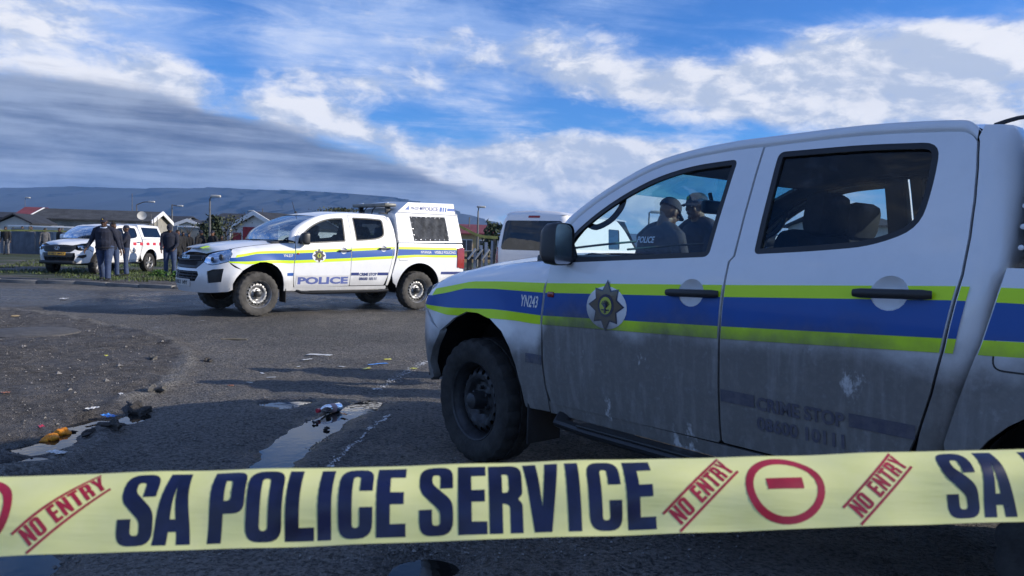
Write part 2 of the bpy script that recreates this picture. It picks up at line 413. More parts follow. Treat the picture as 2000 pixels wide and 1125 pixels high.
B_LINE = [(1.687, 1.697), (1.684, 1.45), (1.682, 1.245), (1.664, 1.222), (1.661, 1.12), (1.656, 1.0), (1.653, .78), (1.650, .485)]
C_TOP = spline([(1.695, 1.699), (2.10, 1.709), (2.40, 1.695), (2.468, 1.682), (2.497, 1.652)], 3)
C_LINE = [(2.497, 1.652), (2.512, 1.56), (2.524, 1.45), (2.531, 1.33), (2.530, 1.21), (2.518, 1.126), (2.494, .96), (2.466, .816), (2.43, .68), (2.36, .49)]
FWIN = rounded([(.70, 1.182, .01), (1.566, 1.238, .03), (1.584, 1.655, .03), (1.353, 1.641, .1), (1.166, 1.596, .08), (1.015, 1.529, .08), (.902, 1.462, .06), (.812, 1.395, .06), (.735, 1.325, .04)])
RWIN = rounded([(1.772, 1.254, .025), (1.768, 1.672, .03), (2.121, 1.674, .1), (2.385, 1.660, .06), (2.392, 1.52, .1), (2.378, 1.36, .07), (2.23, 1.295, .12), (2.015, 1.272, .08)])
def inset(poly, d):
    c = Vector((sum(p[0] for p in poly)/len(poly), sum(p[1] for p in poly)/len(poly)))
    out = []; n = len(poly); area = sum(poly[i][0]*poly[(i+1) % n][1]-poly[(i+1) % n][0]*poly[i][1] for i in range(n))
    sg = 1 if area > 0 else -1
    for i in range(n):
        a, p, b_ = Vector(poly[i-1]), Vector(poly[i]), Vector(poly[(i+1) % n]); t = (b_-a)
        t = t.normalized() if t.length > 1e-9 else Vector((1, 0)); nn = Vector((-t.y, t.x))*sg
        out.append(tuple(p + nn*d))
    return out
def ellipse(cx, cz, a, b_, n=20): return [(cx + a*math.cos(2*math.pi*k/n), cz + b_*math.sin(2*math.pi*k/n)) for k in range(n)]
def wheel(parent, x, y, side, rim_mat, tyre_mat, R=.36, alloy=False, steer=0.0):
    """tyre, pressed rim with round holes (or five-spoke alloy), hub and nuts; outer face towards `side`"""
    t = MB(); hw = .125; seg = 72
    prof = [(.225, -hw*.80), (.245, -hw*.92), (.30, -hw*1.02), (R-.032, -hw*.98), (R-.010, -hw*.88), (R, -hw*.70), (R, -hw*.28), (R-.008, -hw*.26), (R-.008, -hw*.20), (R, -hw*.18), (R, hw*.18), (R-.008, hw*.20), (R-.008, hw*.26), (R, hw*.28), (R, hw*.70), (R-.010, hw*.88), (R-.032, hw*.98), (.30, hw*1.02), (.245, hw*.92), (.225, hw*.80)]
    def lugs(r, h, k, j):
        if r >= R-.011 and abs(h) > hw*.27 and (k + (1 if h > 0 else 0)) % 3 == 0: return r-.011
        if abs(r-(R-.032)) < .001 and k % 3 == 0: return r-.007
        return r
    t.lathe(prof, seg, mod=lugs)
    T = Matrix.Translation((x, y, R)) @ Matrix.Rotation(steer, 4, 'Z')
    def place(mb): mb.V = [T @ v for v in mb.V]; return mb
    tyre = place(t).build('tyre', tyre_mat, parent, ang=28)
    r = MB(); o_ = side                                         # rim barrel and face
    r.lathe([(.228, -hw*.85), (.235, -hw*.78), (.205, -hw*.6), (.195, 0), (.205, hw*.45*1), (.222, hw*.66), (.235, hw*.78), (.228, hw*.86), (.219, hw*.80)] if o_ > 0 else
            [(.228, hw*.85), (.235, hw*.78), (.205, hw*.6), (.195, 0), (.205, -hw*.45), (.222, -hw*.66), (.235, -hw*.78), (.228, -hw*.86), (.219, -hw*.80)], 48)
    def face(a, b_, off=0):
        rr = math.hypot(a, b_)
        h = interp(rr, [(0, .052), (.075, .05), (.085, .04), (.10, .035), (.125, .072), (.15, .078), (.175, .066), (.20, .02)])
        return Vector((a, o_*(h*.95-.01+off), b_))
    if not alloy:
        holes = []
        for k in range(18):
            th = 2*math.pi*k/18; holes.append(ellipse(.168*math.cos(th), .168*math.sin(th), .0145, .0145, 10))
        V2, F, loops = cdt(ellipse(0, 0, .202, .202, 40), holes, .024)
        r.add([face(a, b_) for a, b_ in V2], F)
    else:
        for k in range(6):
            th = 2*math.pi*k/6
            for dth in (-.11, .11):
                a, b_ = th+dth, th+dth*1.9
                r.tube([Vector((.05*math.cos(th), o_*.06, .05*math.sin(th))), Vector((.13*math.cos(a), o_*.075, .13*math.sin(a))), Vector((.215*math.cos(b_), o_*.07, .215*math.sin(b_)))], [.024, .020, .018], 6)
        r.lathe([(.0, o_*.07), (.05, o_*.07), (.06, o_*.05)], 20)
    place(r).build('rim', rim_mat, tyre)
    if not alloy:
        h = MB(); h.lathe([(0, o_*.135), (.022, o_*.135), (.046, o_*.120), (.052, o_*.07), (.054, o_*.03)], 24)
        place(h).build('hub_cap', STEEL_DARK, tyre)
        nt = MB()
        for k in range(6):
            th = 2*math.pi*(k+.5)/6; nt.lathe([(0, o_*.062), (.011, o_*.060), (.012, o_*.03)], 6, c=(.072*math.cos(th), 0, .072*math.sin(th)))
        place(nt).build('wheel_nuts', STEEL_DARK, tyre)['kind'] = 'stuff'
    dk = MB(); dk.lathe([(0, -o_*.02), (.20, -o_*.02)], 24); place(dk).build('brake_disc', UNDER, tyre)
    return tyre

def pickup(root, P, opt):
    """P: materials body, y(ellow), b(lue), dark... ; opt: options"""
    body, rim_mat, tyre_mat = P['body'], P['rim'], P['tyre']
    kind = opt.get('kind', 'police'); fine = opt.get('step', .055)
    L = {}
    for side in (-1, 1):
        fl = side > 0
        fn = lambda s, z, off=0.0, side=side: skin(s, z, off, side)
        # front wing: bonnet edge, headlamp seam, wheel arch, door seam
        top = [(s, interp(s, FT_TAB)-.004) for s in np.linspace(.632, -.40, 14)]
        wing = [(.629, 1.19)] + top[1:] + [(-.47, 1.03), (-.56, .885), (-.50, .865), (-.36, .80), (-.275, .745)] + [(a, b_) for a, b_ in reversed(ARCH_F) if a > -.27] + [(.44, .405), (.606, .405), (.606, .47), (.598, .53), (.588, .65), (.592, .86), (.606, 1.0), (.617, 1.10)]
        L['wing', side] = panel('fender', wing, body, root, fn, step=fine, flip=fl)
        # front door
        hc = (1.511, 1.085)
        cup = ellipse(hc[0], hc[1]+.002, .062, .057)
        d1 = A_LINE + B_LINE + [(1.640, .47)] + [(.63, .455)] + [(a+.004, b_) for a, b_ in reversed(DOOR_F)][1:-1]
        L['door_f', side] = panel('front_door', d1, body, root, fn, [FWIN, cup], step=fine, flip=fl)
        hc2 = (2.318, 1.136); cup2 = ellipse(hc2[0], hc2[1]+.002, .062, .058)
        d2 = [(a+.010, b_) for a, b_ in B_LINE[::-1]] + C_TOP[1:] + C_LINE[1:] + [(2.345, .475), (1.67, .475)]
        L['door_r', side] = panel('rear_door', d2, body, root, fn, [RWIN, cup2], step=fine, flip=fl)
        for nm, win, key in (('f', FWIN, 'door_f'), ('r', RWIN, 'door_r')):
            par = L[key, side]
            panel('window_seal', win, PLASTIC, par, fn, [inset(win, .022)], off=-.002, rim=.02, step=fine, flip=fl)
            gm = opt.get('glass_f', GLASS) if nm == 'f' else opt.get('glass_r', GLASS_TINT)
            panel('window_pane', inset(win, .016), gm, par, fn, off=-.014, rim=0, step=.12, flip=fl)
            trimo = [(a, max(b_, .5)) for a, b_ in inset(d1 if nm == 'f' else d2, .012)]
            panel('door_trim', trimo, TRIM, par, fn, [inset(win, -.006)], off=-.045, rim=0, step=.12, flip=fl)
        for (hx, hz), par in ((hc, L['door_f', side]), (hc2, L['door_r', side])):
            # finger bowl and pull handle
            V, F = [], []
            for j in range(6):
                q = j/5
                for k in range(20):
                    th = 2*math.pi*k/20; V.append(fn(hx + .062*q*math.cos(th), hz+.002 + .0575*q*math.sin(th), -.030*(1-q**2.4)))
            F = [(j*20+k, j*20+(k+1) % 20, (j+1)*20+(k+1) % 20, (j+1)*20+k) for j in range(5) for k in range(20)]
            mk('handle_bowl', V, F, body, par)
            hb = MB(); hb.tube([fn(hx-.115+i*.0255, hz+(i-5)*.0009, .012+.020*math.sin(math.pi*min(1, max(0, (i+.6)/10.6)))**.5) for i in range(11)], [.013]+[.0165]*9+[.013], 10, flat=.62, up=(0, 1, 0))
            hb.build('handle', opt.get('handle', PLASTIC), par)
        # side repeater lamp on the wing
        rb = MB(); p = fn(.665, 1.022, .004); rb.box(p, (.045, .012, .028), .005); rb.build('side_repeater', RED_LENS, L['door_f', side])
        # rear corner of the cab, rolled round to the back wall
        def corner(a, b_, off=0.0, side=side):
            xr = interp(b_, [(.45, 2.40), (.641, 2.455), (.966, 2.525), (1.24, 2.565), (1.5, 2.56), (1.65, 2.53), (1.73, 2.49)]); r = .075
            p = skin(min(a, xr), b_, off, side); t = a-xr
            if t > 0:
                th = min(t/r, math.pi/2); p.x = xr + (r+off)*math.sin(th); p.y -= side*(r+off)*(1-math.cos(th)); p.y -= side*max(0, t-r*math.pi/2)
            return p
        cl = [(a+.009, b_) for a, b_ in reversed(C_LINE)]
        cpoly = cl[1:] + [(2.50, 1.668), (2.51, 1.71)] + [(2.70, 1.71), (2.78, 1.6), (2.80, 1.3), (2.78, 1.0), (2.72, .7), (2.63, .47), (2.40, .47)]
        panel('cab_corner', cpoly, body, root, corner, step=.05, flip=fl)
        panel('pillar_lining', [(2.37, .55), (2.55, .55), (2.62, 1.2), (2.58, 1.68), (2.40, 1.70), (2.42, 1.30)], TRIM, root, fn, off=-.055, rim=0, step=.10, flip=fl)
        # sill and side step
        panel('sill', [(.61, .462), (2.40, .462), (2.42, .40), (.61, .40)], body, root, fn, off=-.004, step=.08, flip=fl)
        st = MB(); y = side*.90
        st.tube([(.62, side*.70, .44), (.74, y, .375), (.95, y, .365), (2.2, y, .365), (2.40, y, .375), (2.48, side*.70, .44)], .048, 10, flat=.55)
        st.box((1.55, y, .396), (1.35, .085, .012), .004)
        st.build('side_step', PLASTIC if kind == 'police' else STEEL_DARK, root)
        # load bed side
        bf = [(2.655, 1.236), (2.648, 1.19), (2.630, 1.10), (2.605, .99), (2.55, .80), (2.515, .66)]
        ra = [(RX+.478*math.cos(t), .405+.475*math.sin(t)) for t in np.linspace(math.radians(178), math.radians(4), 20)]
        bed = bf + [(2.545, .52), (2.60, .47)] + ra + [(RX+.505, .455), (4.13, .50), (4.145, .76), (3.99, .79), (3.975, 1.165), (4.13, 1.19), (4.125, 1.235), (4.11, 1.243)]
        bed = bed[::-1]
        L['bed', side] = panel('bed_side', bed, body, root, fn, step=fine, flip=not fl)
        fl_poly = rounded([(2.635, .925, .03), (2.732, .925, .03), (2.74, 1.10, .03), (2.655, 1.10, .04)]) if False else rounded([(2.640, .918, .035), (2.84, .918, .03), (2.84, 1.105, .035), (2.645, 1.105, .045)])
        if side < 0:
            panel('fuel_flap', inset(fl_poly, .006), body, L['bed', side], fn, off=.003, rim=.006, step=.06, flip=fl)
            panel('fuel_flap_gap', fl_poly, PLASTIC, L['bed', side], fn, [inset(fl_poly, .008)], off=.0012, rim=0, step=.06, flip=fl)
        tl = MB()
        panel('tail_lamp', rounded([(3.985, .795, .02), (4.15, .77, .02), (4.15, 1.18, .03), (3.985, 1.16, .04)]), RED_LENS, root, fn, off=.012, rim=.06, step=.06, flip=fl)
        # wheel-well liner, mud flap, wheel
        for cx in (0.0, RX):
            wl = MB(); rr = .50; V, F = [], []
            ths = np.linspace(math.radians(0), math.radians(176), 17)
            for t in ths: V += [(cx+rr*.93*math.cos(t), side*.885, .41+rr*.93*math.sin(t)), (cx+rr*math.cos(t), side*.50, .41+rr*math.sin(t))]
            F = [(2*i, 2*i+1, 2*i+3, 2*i+2) for i in range(16)]
            nV = len(V); V.append((cx, side*.50, .41)); F += [(2*i+1, nV, 2*i+3) for i in range(16)]
            wl.add(V, F).build('wheel_liner', UNDER, root)
            mf = MB(); xm = cx+.47 if cx < 1 else cx+.49
            if cx > 1 or kind == 'police': mf.box((xm, side*.77, .36), (.012, .24, .30), .003); mf.build('mud_flap', RUBBER, root)
            wheel(root, cx, side*.785, side, rim_mat, tyre_mat, alloy=opt.get('alloy', False), steer=opt.get('steer', 0) if cx < 1 else 0)
        # mirror: foot, arm and housing with glass
        mr = MB(); b0 = fn(.715, 1.215, .0)
        mr.prism([(.66, 1.19), (.80, 1.20), (.745, 1.335), (.70, 1.28)], 0, 1, Matrix(((1, 0, 0, 0), (0, side*.03, 0, side*.878), (0, 0, 1, 0), (0, 0, 0, 1))))
        mr.tube([(.74, side*.885, 1.215), (.765, side*.95, 1.215)], [.035, .03], 8)
        mirr = mr.build('mirror_foot', PLASTIC, root)
        hs = MB(); c = Vector((.775, side*.985, 1.272))
        Mx = Matrix.Rotation(-side*.10, 4, 'Z')
        V, F = [], []; rings = [(-.095, .35), (-.085, .70), (-.05, .95), (0, 1.0), (.03, .97)]
        oc = rounded([(-.078, -.100, .045), (.078, -.100, .045), (.074, .105, .05), (-.070, .112, .05)], 4); n = len(oc)
        for xo, k in rings: V += [c + Mx @ Vector((xo, a*k, b_*k)) for a, b_ in oc]
        for i in range(len(rings)-1): F += [(i*n+k, i*n+(k+1) % n, (i+1)*n+(k+1) % n, (i+1)*n+k) for k in range(n)]
        F.append(tuple(range(n)))
        hs.add(V, F).build('mirror_housing', opt.get('mirror', PLASTIC), mirr, ang=60)
        mk('mirror_glass', [c + Mx @ Vector((.022, a*.93, b_*.93)) for a, b_ in oc], [tuple(range(n))], CHROME, mirr, False)
    # ---- cab rails and pillars, windscreen, roof
    stations = []
    for a, b_ in A_LINE + C_TOP[1:]:
        w = interp(b_, W_TAB); stations.append((a, w, b_))
    def rail(a, w, b_, k, side):
        sl = min(1.0, max(0.0, (a-.637)/.75)); f = 1-sl         # 1 at the foot of the pillar, 0 on the roof
        if k < 0: return Vector((a+.004, side*(w-.035), b_-.012))
        return [Vector((a-.010*f, side*(w-.002), b_+.006)), Vector((a-.045*f, side*(w-.012), b_+.030*(.4+.6*sl)+.012)), Vector((a-.085*f, side*(w-.050), b_+.034)), Vector((a-.095*f, side*(w-.085), b_+.036))][k]
    for side in (-1, 1):
        V = [rail(a, w, b_, k, side) for a, w, b_ in stations for k in range(-1, 4)]; n = len(stations)
        F = [(5*i+k, 5*i+k+1, 5*i+k+6, 5*i+k+5) for i in range(n-1) for k in range(4)]
        mk('roof_rail', V, F if side > 0 else [f[::-1] for f in F], body, root)
        V = [v + Vector((.02, -side*.03, -.02)) for v in V]; mk('pillar_trim', V, F, TRIM, root)
    iw = min(range(len(stations)), key=lambda i: abs(stations[i][0]-1.16))
    NC = 14
    def cross(st, kind_):
        a, w, b_ = st; e = rail(a, w, b_, 3, 1); out = []
        sl = min(1.0, max(0.0, (a-.637)/.75)); bulge = .20*(1-sl)+.075
        for k in range(NC+1):
            y = -1+2*k/NC; q = 1-abs(y)**2.2
            if kind_ == 'ws': out.append(Vector((e.x - bulge*q, y*e.y, e.z + .022*q*sl)))
            else:
                fx = bulge*q*max(0, 1-(a-stations[iw][0])/.5); out.append(Vector((e.x - fx, y*e.y, e.z + (.022+.022*min(1, (a-stations[iw][0])/.4))*q)))
        return out
    def sheet(name, rows, mat, par, off=(0, 0, 0)):
        n = len(rows[0]); V = [v + Vector(off) for r in rows for v in r]
        F = [(i*n+k, i*n+k+1, (i+1)*n+k+1, (i+1)*n+k) for i in range(len(rows)-1) for k in range(n-1)]
        return mk(name, V, F, mat, par)
    ws = sheet('windscreen', [cross(s, 'ws') for s in stations[:iw+1]], opt.get('glass_w', GLASS_WS), root)
    rows = [cross(s, 'ws') for s in stations[:iw+1]]
    sun_band = sheet('sun_band', [[v for v in r] for r in rows[-4:]], GLASS_DARK if kind != 'police' else MATS['sunband'], ws, (.004, 0, -.006))
    roof_rows = [cross(s, 'roof') for s in stations[iw:]]
    a, w, b_ = stations[-1]
    for dx_, dz_, dw in ((.03, -.004, .0), (.062, -.022, -.01), (.082, -.055, -.02)):
        roof_rows.append([Vector((v.x+dx_, v.y*(1+dw), v.z+dz_)) for v in roof_rows[len(stations)-iw-1]])
    rf = sheet('roof', roof_rows, body, root)
    sheet('headlining', roof_rows, TRIM, rf, (0, 0, -.03))
    wp = MB()
    for y0, y1 in ((-.55, .02), (.0, .58)):
        pts = [Vector((.50-.15*(1-(y/.75)**2), y, 1.245+.0*y)) for y in np.linspace(y0, y1, 6)]
        wp.tube([p + Vector((.05*i/5, 0, .012+.05*i/5)) for i, p in enumerate(pts)], .007, 5)
    wp.build('wiper', PLASTIC, root)
    # back wall of the cab with its window
    bw = MB(); zt = 1.70
    rear = lambda y, z, off=0.0: Vector((interp(z, [(.45, 2.475), (.966, 2.60), (1.24, 2.64), (1.5, 2.635), (1.73, 2.57)]) + off, y, z))
    rw = rounded([(-.58, 1.27, .05), (.58, 1.27, .05), (.50, 1.60, .06), (-.50, 1.60, .06)])
    bk_ = panel('cab_back', [(-.80, .48), (.80, .48), (.80, 1.2), (.62, 1.70), (-.62, 1.70), (-.80, 1.2)], body, root, rear, [rw], step=.15)
    panel('back_lining', [(-.76, .52), (.76, .52), (.76, 1.2), (.60, 1.68), (-.60, 1.68), (-.76, 1.2)], TRIM, bk_, rear, [inset(rw, .012)], off=-.05, rim=0, step=.15)
    panel('rear_window', inset(rw, -.01), GLASS_DARK, bk_, rear, off=-.01, rim=0, step=.3)
    # ---- bonnet
    rows = []
    for i in range(17):
        t = i/16; row = []
        for k in range(NC+1):
            y = (-1+2*k/NC)
            xr = .60 - .22*(1-abs(y)**2.2); ye = interp(xr, FT_TAB)
            sf = front_s(y*.70) if True else 0
            pf = skin(sf, .985, 0, 1); x0 = pf.x + .012
            x = x0 + (xr-x0)*t
            yl = y*min(.718, (skin(min(.6, x) if x > S0 else S0 - FB*math.asin(min(1, max(0, (S0-x)/(FX-.12)))**(2.15/2)), 1.0, 0, 1).y - .155))
            zc = interp(x, [(-.84, 1.0), (-.78, 1.045), (-.70, 1.085), (-.55, 1.125), (-.3, 1.172), (0, 1.208), (.3, 1.232), (.6, 1.242)])
            ze = interp(max(x, -.6), FT_TAB) if x > -.6 else interp(x, [(-.84, .985), (-.6, 1.035)])
            q = 1-abs(y)**2.6
            crease = .010*math.exp(-((abs(y)-.62)/.10)**2)*min(1, t*3)
            row.append(Vector((x, yl, ze + (zc-ze)*q + crease - .030*max(0, 1-t*9)**2)))
        rows.append(row)
    hood = sheet('bonnet', rows, body, root)
    V, F = [], []
    for i in range(len(rows)): pass
    # closing strips between bonnet and wings (shut gap in shadow)
    for side in (-1, 1):
        idx = 0 if side < 0 else NC
        V = []
        for r in rows:
            p = r[idx]; V += [p + Vector((0, -side*.004, -.006)), p + Vector((0, side*.03, -.03))]
        mk('bonnet_gap', V, [(2*i, 2*i+1, 2*i+3, 2*i+2) for i in range(len(rows)-1)], UNDER, hood)
    cw = MB(); cw.box((.50, 0, 1.19), (.42, 1.40, .06), .02); cw.build('cowl', PLASTIC, root)
    # ---- nose: bumper, grille, lamps (whole width in one sheet, mirrored coordinates)
    C0 = S0 - FB*math.pi/2
    def nose(a, z, off=0.0):         # a: signed distance round the nose from the middle, left negative
        return skin(C0 + abs(a), z, off, -1 if a < 0 else 1)
    e = -C0 - .425                  # end of the bumper at the wheel arch
    hl = opt.get('hl', [(.50, .865), (.60, .835), (.68, .828), (.80, .845), (1.0, .885), (1.08, 1.0), (1.12, 1.075), (.98, 1.055), (.80, 1.02), (.62, .985), (.53, .93)])
    fog = opt.get('fog', [(.60, .72), (.71, .755), (.92, .77), (.90, .56), (.64, .535)])
    lowg = opt.get('lowg', [(-.40, .715), (.40, .715), (.44, .66), (.37, .555), (-.37, .555), (-.44, .66)])
    grl = opt.get('grille', [(-.50, .965), (.50, .965), (.47, .86), (.36, .765), (-.36, .765), (-.47, .86)])
    mir = lambda p: [(-a, b_) for a, b_ in reversed(p)]
    low = [(-e, .44), (-1.02, .405), (-.7, .385), (0, .375), (.7, .385), (1.02, .405), (e, .44)]
    upr = [(e-.01, .53), (e+.05, .625), (e+.13, .72), (e+.15, .75), (1.14, .79), (1.05, .84)] + [(1.02, .872)]
    topl = [(1.0, .876), (.80, .835), (.68, .818), (.60, .825), (.49, .86), (.42, .80), (.36, .755)]
    bp_out = low + upr + topl + [(-a, b_) for a, b_ in reversed(topl)] + [(-a, b_) for a, b_ in reversed(upr)]
    bmp = panel('front_bumper', bp_out, P.get('bumper', body), root, nose, [fog, mir(fog), lowg], step=.05, rim=.05)
    for p in (fog, mir(fog)):
        panel('fog_recess', inset(p, -.01), PLASTIC, bmp, nose, off=-.035, rim=0, step=.06)
    panel('lower_intake', inset(lowg, -.01), UNDER, bmp, nose, off=-.07, rim=0, step=.08)
    lb = MB()
    for z in ((.60, .645, .69) if kind == 'police' else (.6, .66)):
        lb.tube([nose(a, z, -.012) for a in np.linspace(-.40, .40, 9)], .011, 6)
    for a in np.linspace(-.28, .28, 5): lb.tube([nose(a, .56, -.02), nose(a, .71, -.02)], .010, 6)
    lb.build('intake_bars', PLASTIC if kind != 'police' else STEEL_DARK, bmp)
    gr = panel('grille', grl, opt.get('grille_mat', PLASTIC), root, nose, off=-.004, rim=.03, step=.05)
    gi = MB()
    if kind == 'police':
        for z, ww in ((.925, .40), (.84, .33)):
            panel('grille_opening', rounded([(-ww, z-.032, .02), (ww, z-.032, .02), (ww*1.06, z+.030, .02), (-ww*1.06, z+.030, .02)]), UNDER, gr, nose, off=.003, rim=0, step=.06)
        gi.tube([nose(a, .882+.02*(abs(a)/.45)**2, .008) for a in np.linspace(-.45, .45, 11)], .018, 8, flat=.6)
        gi.build('grille_bar', opt.get('grille_mat', PLASTIC), gr)
        lettering('maker_badge', 'ISUZU', CHROME, gr, nose, (-.125, .905), .055, .25, .03, off=.012)
    else:
        for z in (.80, .85, .90, .945): gi.tube([nose(a, z, .006) for a in np.linspace(-.42, .42, 9)], .008, 6)
        gi.build('grille_bar', STEEL_DARK, gr)
        em = MB(); c = nose(0, .90, .025)
        for ry, rz in ((.095, .062), (.038, .058), (.062, .028)):
            em.tube([c + Vector((0, ry*math.cos(t), rz*math.sin(t) + (.02 if rz < .03 else 0))) for t in np.linspace(0, 2*math.pi, 21)], .009, 6, cap=False)
        em.build('maker_badge', CHROME, gr)
    for sg in (1, -1):
        p = hl if sg > 0 else mir(hl)
        hb = panel('headlamp', p, LAMP_REFLECTOR, root, nose, off=-.05, rim=.0, step=.06)
        panel('lens', p, LENS, hb, nose, off=.002, rim=.05, step=.06)
        pr = MB()
        for a, z, r in ((.66, .90, .048), (.84, .945, .052)):
            c = nose(sg*a, z, -.022); pr.ell(c, (r*.6, r, r))
        pr.build('lamp_bulb_housing', STEEL_DARK, hb)
        sh = MB(); sh.tube([nose(sg*a, z, .001) for a, z in (hl[4], hl[5], hl[6])], .012, 6); sh.build('lamp_edge', CHROME if kind == 'police' else PLASTIC, hb)
    # number plate
    if 'plate' in opt:
        pl = panel('number_plate', [(-.26, .475), (.26, .475), (.26, .585), (-.26, .585)] if kind == 'police' else [(-.24, .66), (.24, .66), (.24, .765), (-.24, .765)], opt['plate_mat'], root, nose, off=.014, rim=.012, step=.08)
        lettering('plate_digits', opt['plate'], PLASTIC, pl, nose, (-.21, .495 if kind == 'police' else .68), .065, .42, .02, off=.017)
    # underside, engine block, tailgate
    ub = MB(); ub.box((1.7, 0, .50), (4.5, 1.30, .12), .03); ub.box((-.15, 0, .68), (1.25, .98, .36), .04); ub.box((1.55, 0, .50), (1.85, 1.66, .10), .02); ub.box((3.4, 0, .80), (1.40, 1.0, .5), .02)
    ub.tube([(-.02, -.70, .36), (-.02, .70, .36)], .05, 8); ub.tube([(RX, -.70, .36), (RX, .70, .36)], .07, 8)
    ub.box((-.55, 0, .40), (.25, 1.0, .10), .03)
    ub.build('underbody', UNDER, root)
    tg = MB(); tg.box((4.10, 0, .98), (.06, 1.62, .50), .02); tg.build('tailgate', body, root)
    rbp = MB(); rbp.box((4.14, 0, .52), (.16, 1.70, .15), .04); rbp.build('rear_bumper', STEEL_DARK, root)
    fw = MB(); fw.box((.62, 0, .86), (.05, 1.56, .64), .01); fw.box((1.6, 0, .56), (1.9, 1.6, .03), .01); fw.build('cabin_floor', TRIM, root)
    # ---- cabin
    ds = MB(); ds.box((.78, 0, 1.08), (.40, 1.50, .22), .06); ds.box((.70, .38, 1.20), (.22, .42, .08), .03); ds.build('dashboard', TRIM, root)
    sw = MB(); c = Vector((1.02, .38, 1.12)); ax = Matrix.Rotation(math.radians(-62), 3, 'Y')
    sw.tube([c + ax @ Vector((.185*math.cos(t), .185*math.sin(t), 0)) for t in np.linspace(0, 2*math.pi, 25)], .016, 8, cap=False)
    for t in (0, 2.2, 4.1): sw.tube([c, c + ax @ Vector((.185*math.cos(t), .185*math.sin(t), 0))], .014, 6)
    sw.ell(c, .05); sw.build('steering_wheel', PLASTIC, root)
    for sx, yy in ((1.455, -.37), (1.26, .37), (2.22, -.36), (2.22, .36)):
        se = MB(); se.box((sx-.05, yy, .80), (.50, .50, .16), .05)
        M = Matrix.Translation((sx+.24, yy, 1.08)) @ Matrix.Rotation(math.radians(13), 4, 'Y'); se.box((0, 0, 0), (.14, .50, .58), .06, M=M)
        seat = se.build('seat', CLOTH, root)
        hd = MB(); M = Matrix.Translation((sx+.345, yy, 1.435)) @ Matrix.Rotation(math.radians(8), 4, 'Y'); hd.box((0, 0, 0), (.11, .27, .19), .05, M=M)
        for q in (-.06, .06): hd.tube([(sx+.30, yy+q, 1.25), (sx+.345, yy+q, 1.42)], .008, 6)
        hd.build('headrest', CLOTH, seat)
    mi = MB(); mi.box((.97, 0.0, 1.50), (.04, .23, .075), .02); mi.tube([(.95, 0, 1.52), (.93, 0, 1.58)], .012, 6); mi.build('rear_view_mirror', PLASTIC, root)
    gh = MB()
    for side in (-1, 1): gh.tube(spline([(.79, side*.80, 1.375), (.83, side*.785, 1.365), (.90, side*.765, 1.40), (.95, side*.75, 1.46), (.96, side*.745, 1.51), (.93, side*.75, 1.53)], 4), .015, 8)
    gh.build('grab_handles', TRIM, root)['kind'] = 'stuff'
    return L
# ------------------------------------------------------------------ the police pickups
MATS['sunband'] = glass('sunband', (.18, .50, .66), .6)
LIME = (.64, .93, .004); BLUE = (.001, .078, .36)
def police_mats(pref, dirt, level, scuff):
    k = dict(dirt=dirt, level=level, scuff=scuff, soft=.20, wing=.22 if pref == 'near' else 0)  # near: mask also paints the dark ground's reflection into the lower doors
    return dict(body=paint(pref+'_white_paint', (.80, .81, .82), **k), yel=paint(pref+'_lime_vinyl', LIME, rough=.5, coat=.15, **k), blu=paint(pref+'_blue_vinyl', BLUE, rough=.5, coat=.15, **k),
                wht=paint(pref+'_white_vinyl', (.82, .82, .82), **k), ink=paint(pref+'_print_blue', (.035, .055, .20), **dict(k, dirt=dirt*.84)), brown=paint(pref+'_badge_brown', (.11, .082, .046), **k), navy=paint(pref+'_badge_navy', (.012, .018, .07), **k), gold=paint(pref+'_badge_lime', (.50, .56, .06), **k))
Y1T = [(-.40, .985), (-.30, 1.0), (-.195, 1.018), (-.008, 1.052), (.269, 1.067), (.614, 1.077), (1.669, 1.128), (2.512, 1.173), (2.71, 1.177), (4.2, 1.178)]
Y1B = [(-.40, .945), (-.233, .971), (-.051, 1.009), (.202, 1.022), (.612, 1.027), (1.676, 1.079), (2.518, 1.127), (2.714, 1.130), (4.2, 1.132)]
Y2T = [(-.46, .885), (-.2, .888), (-.039, .897), (.207, .912), (.347, .912), (.593, .91), (1.666, .96), (2.489, 1.003), (2.723, 1.016), (3.0, 1.03), (4.2, 1.034)]
Y2B = [(-.50, .865), (-.2, .845), (0, .855), (.38, .865), (.549, .861), (1.667, .909), (2.485, .955), (2.726, .968), (3.0, .985), (4.2, .990)]
def edge_x(line, z):
    L = sorted((b_, a) for a, b_ in line); return float(np.interp(z, [l[0] for l in L], [l[1] for l in L]))
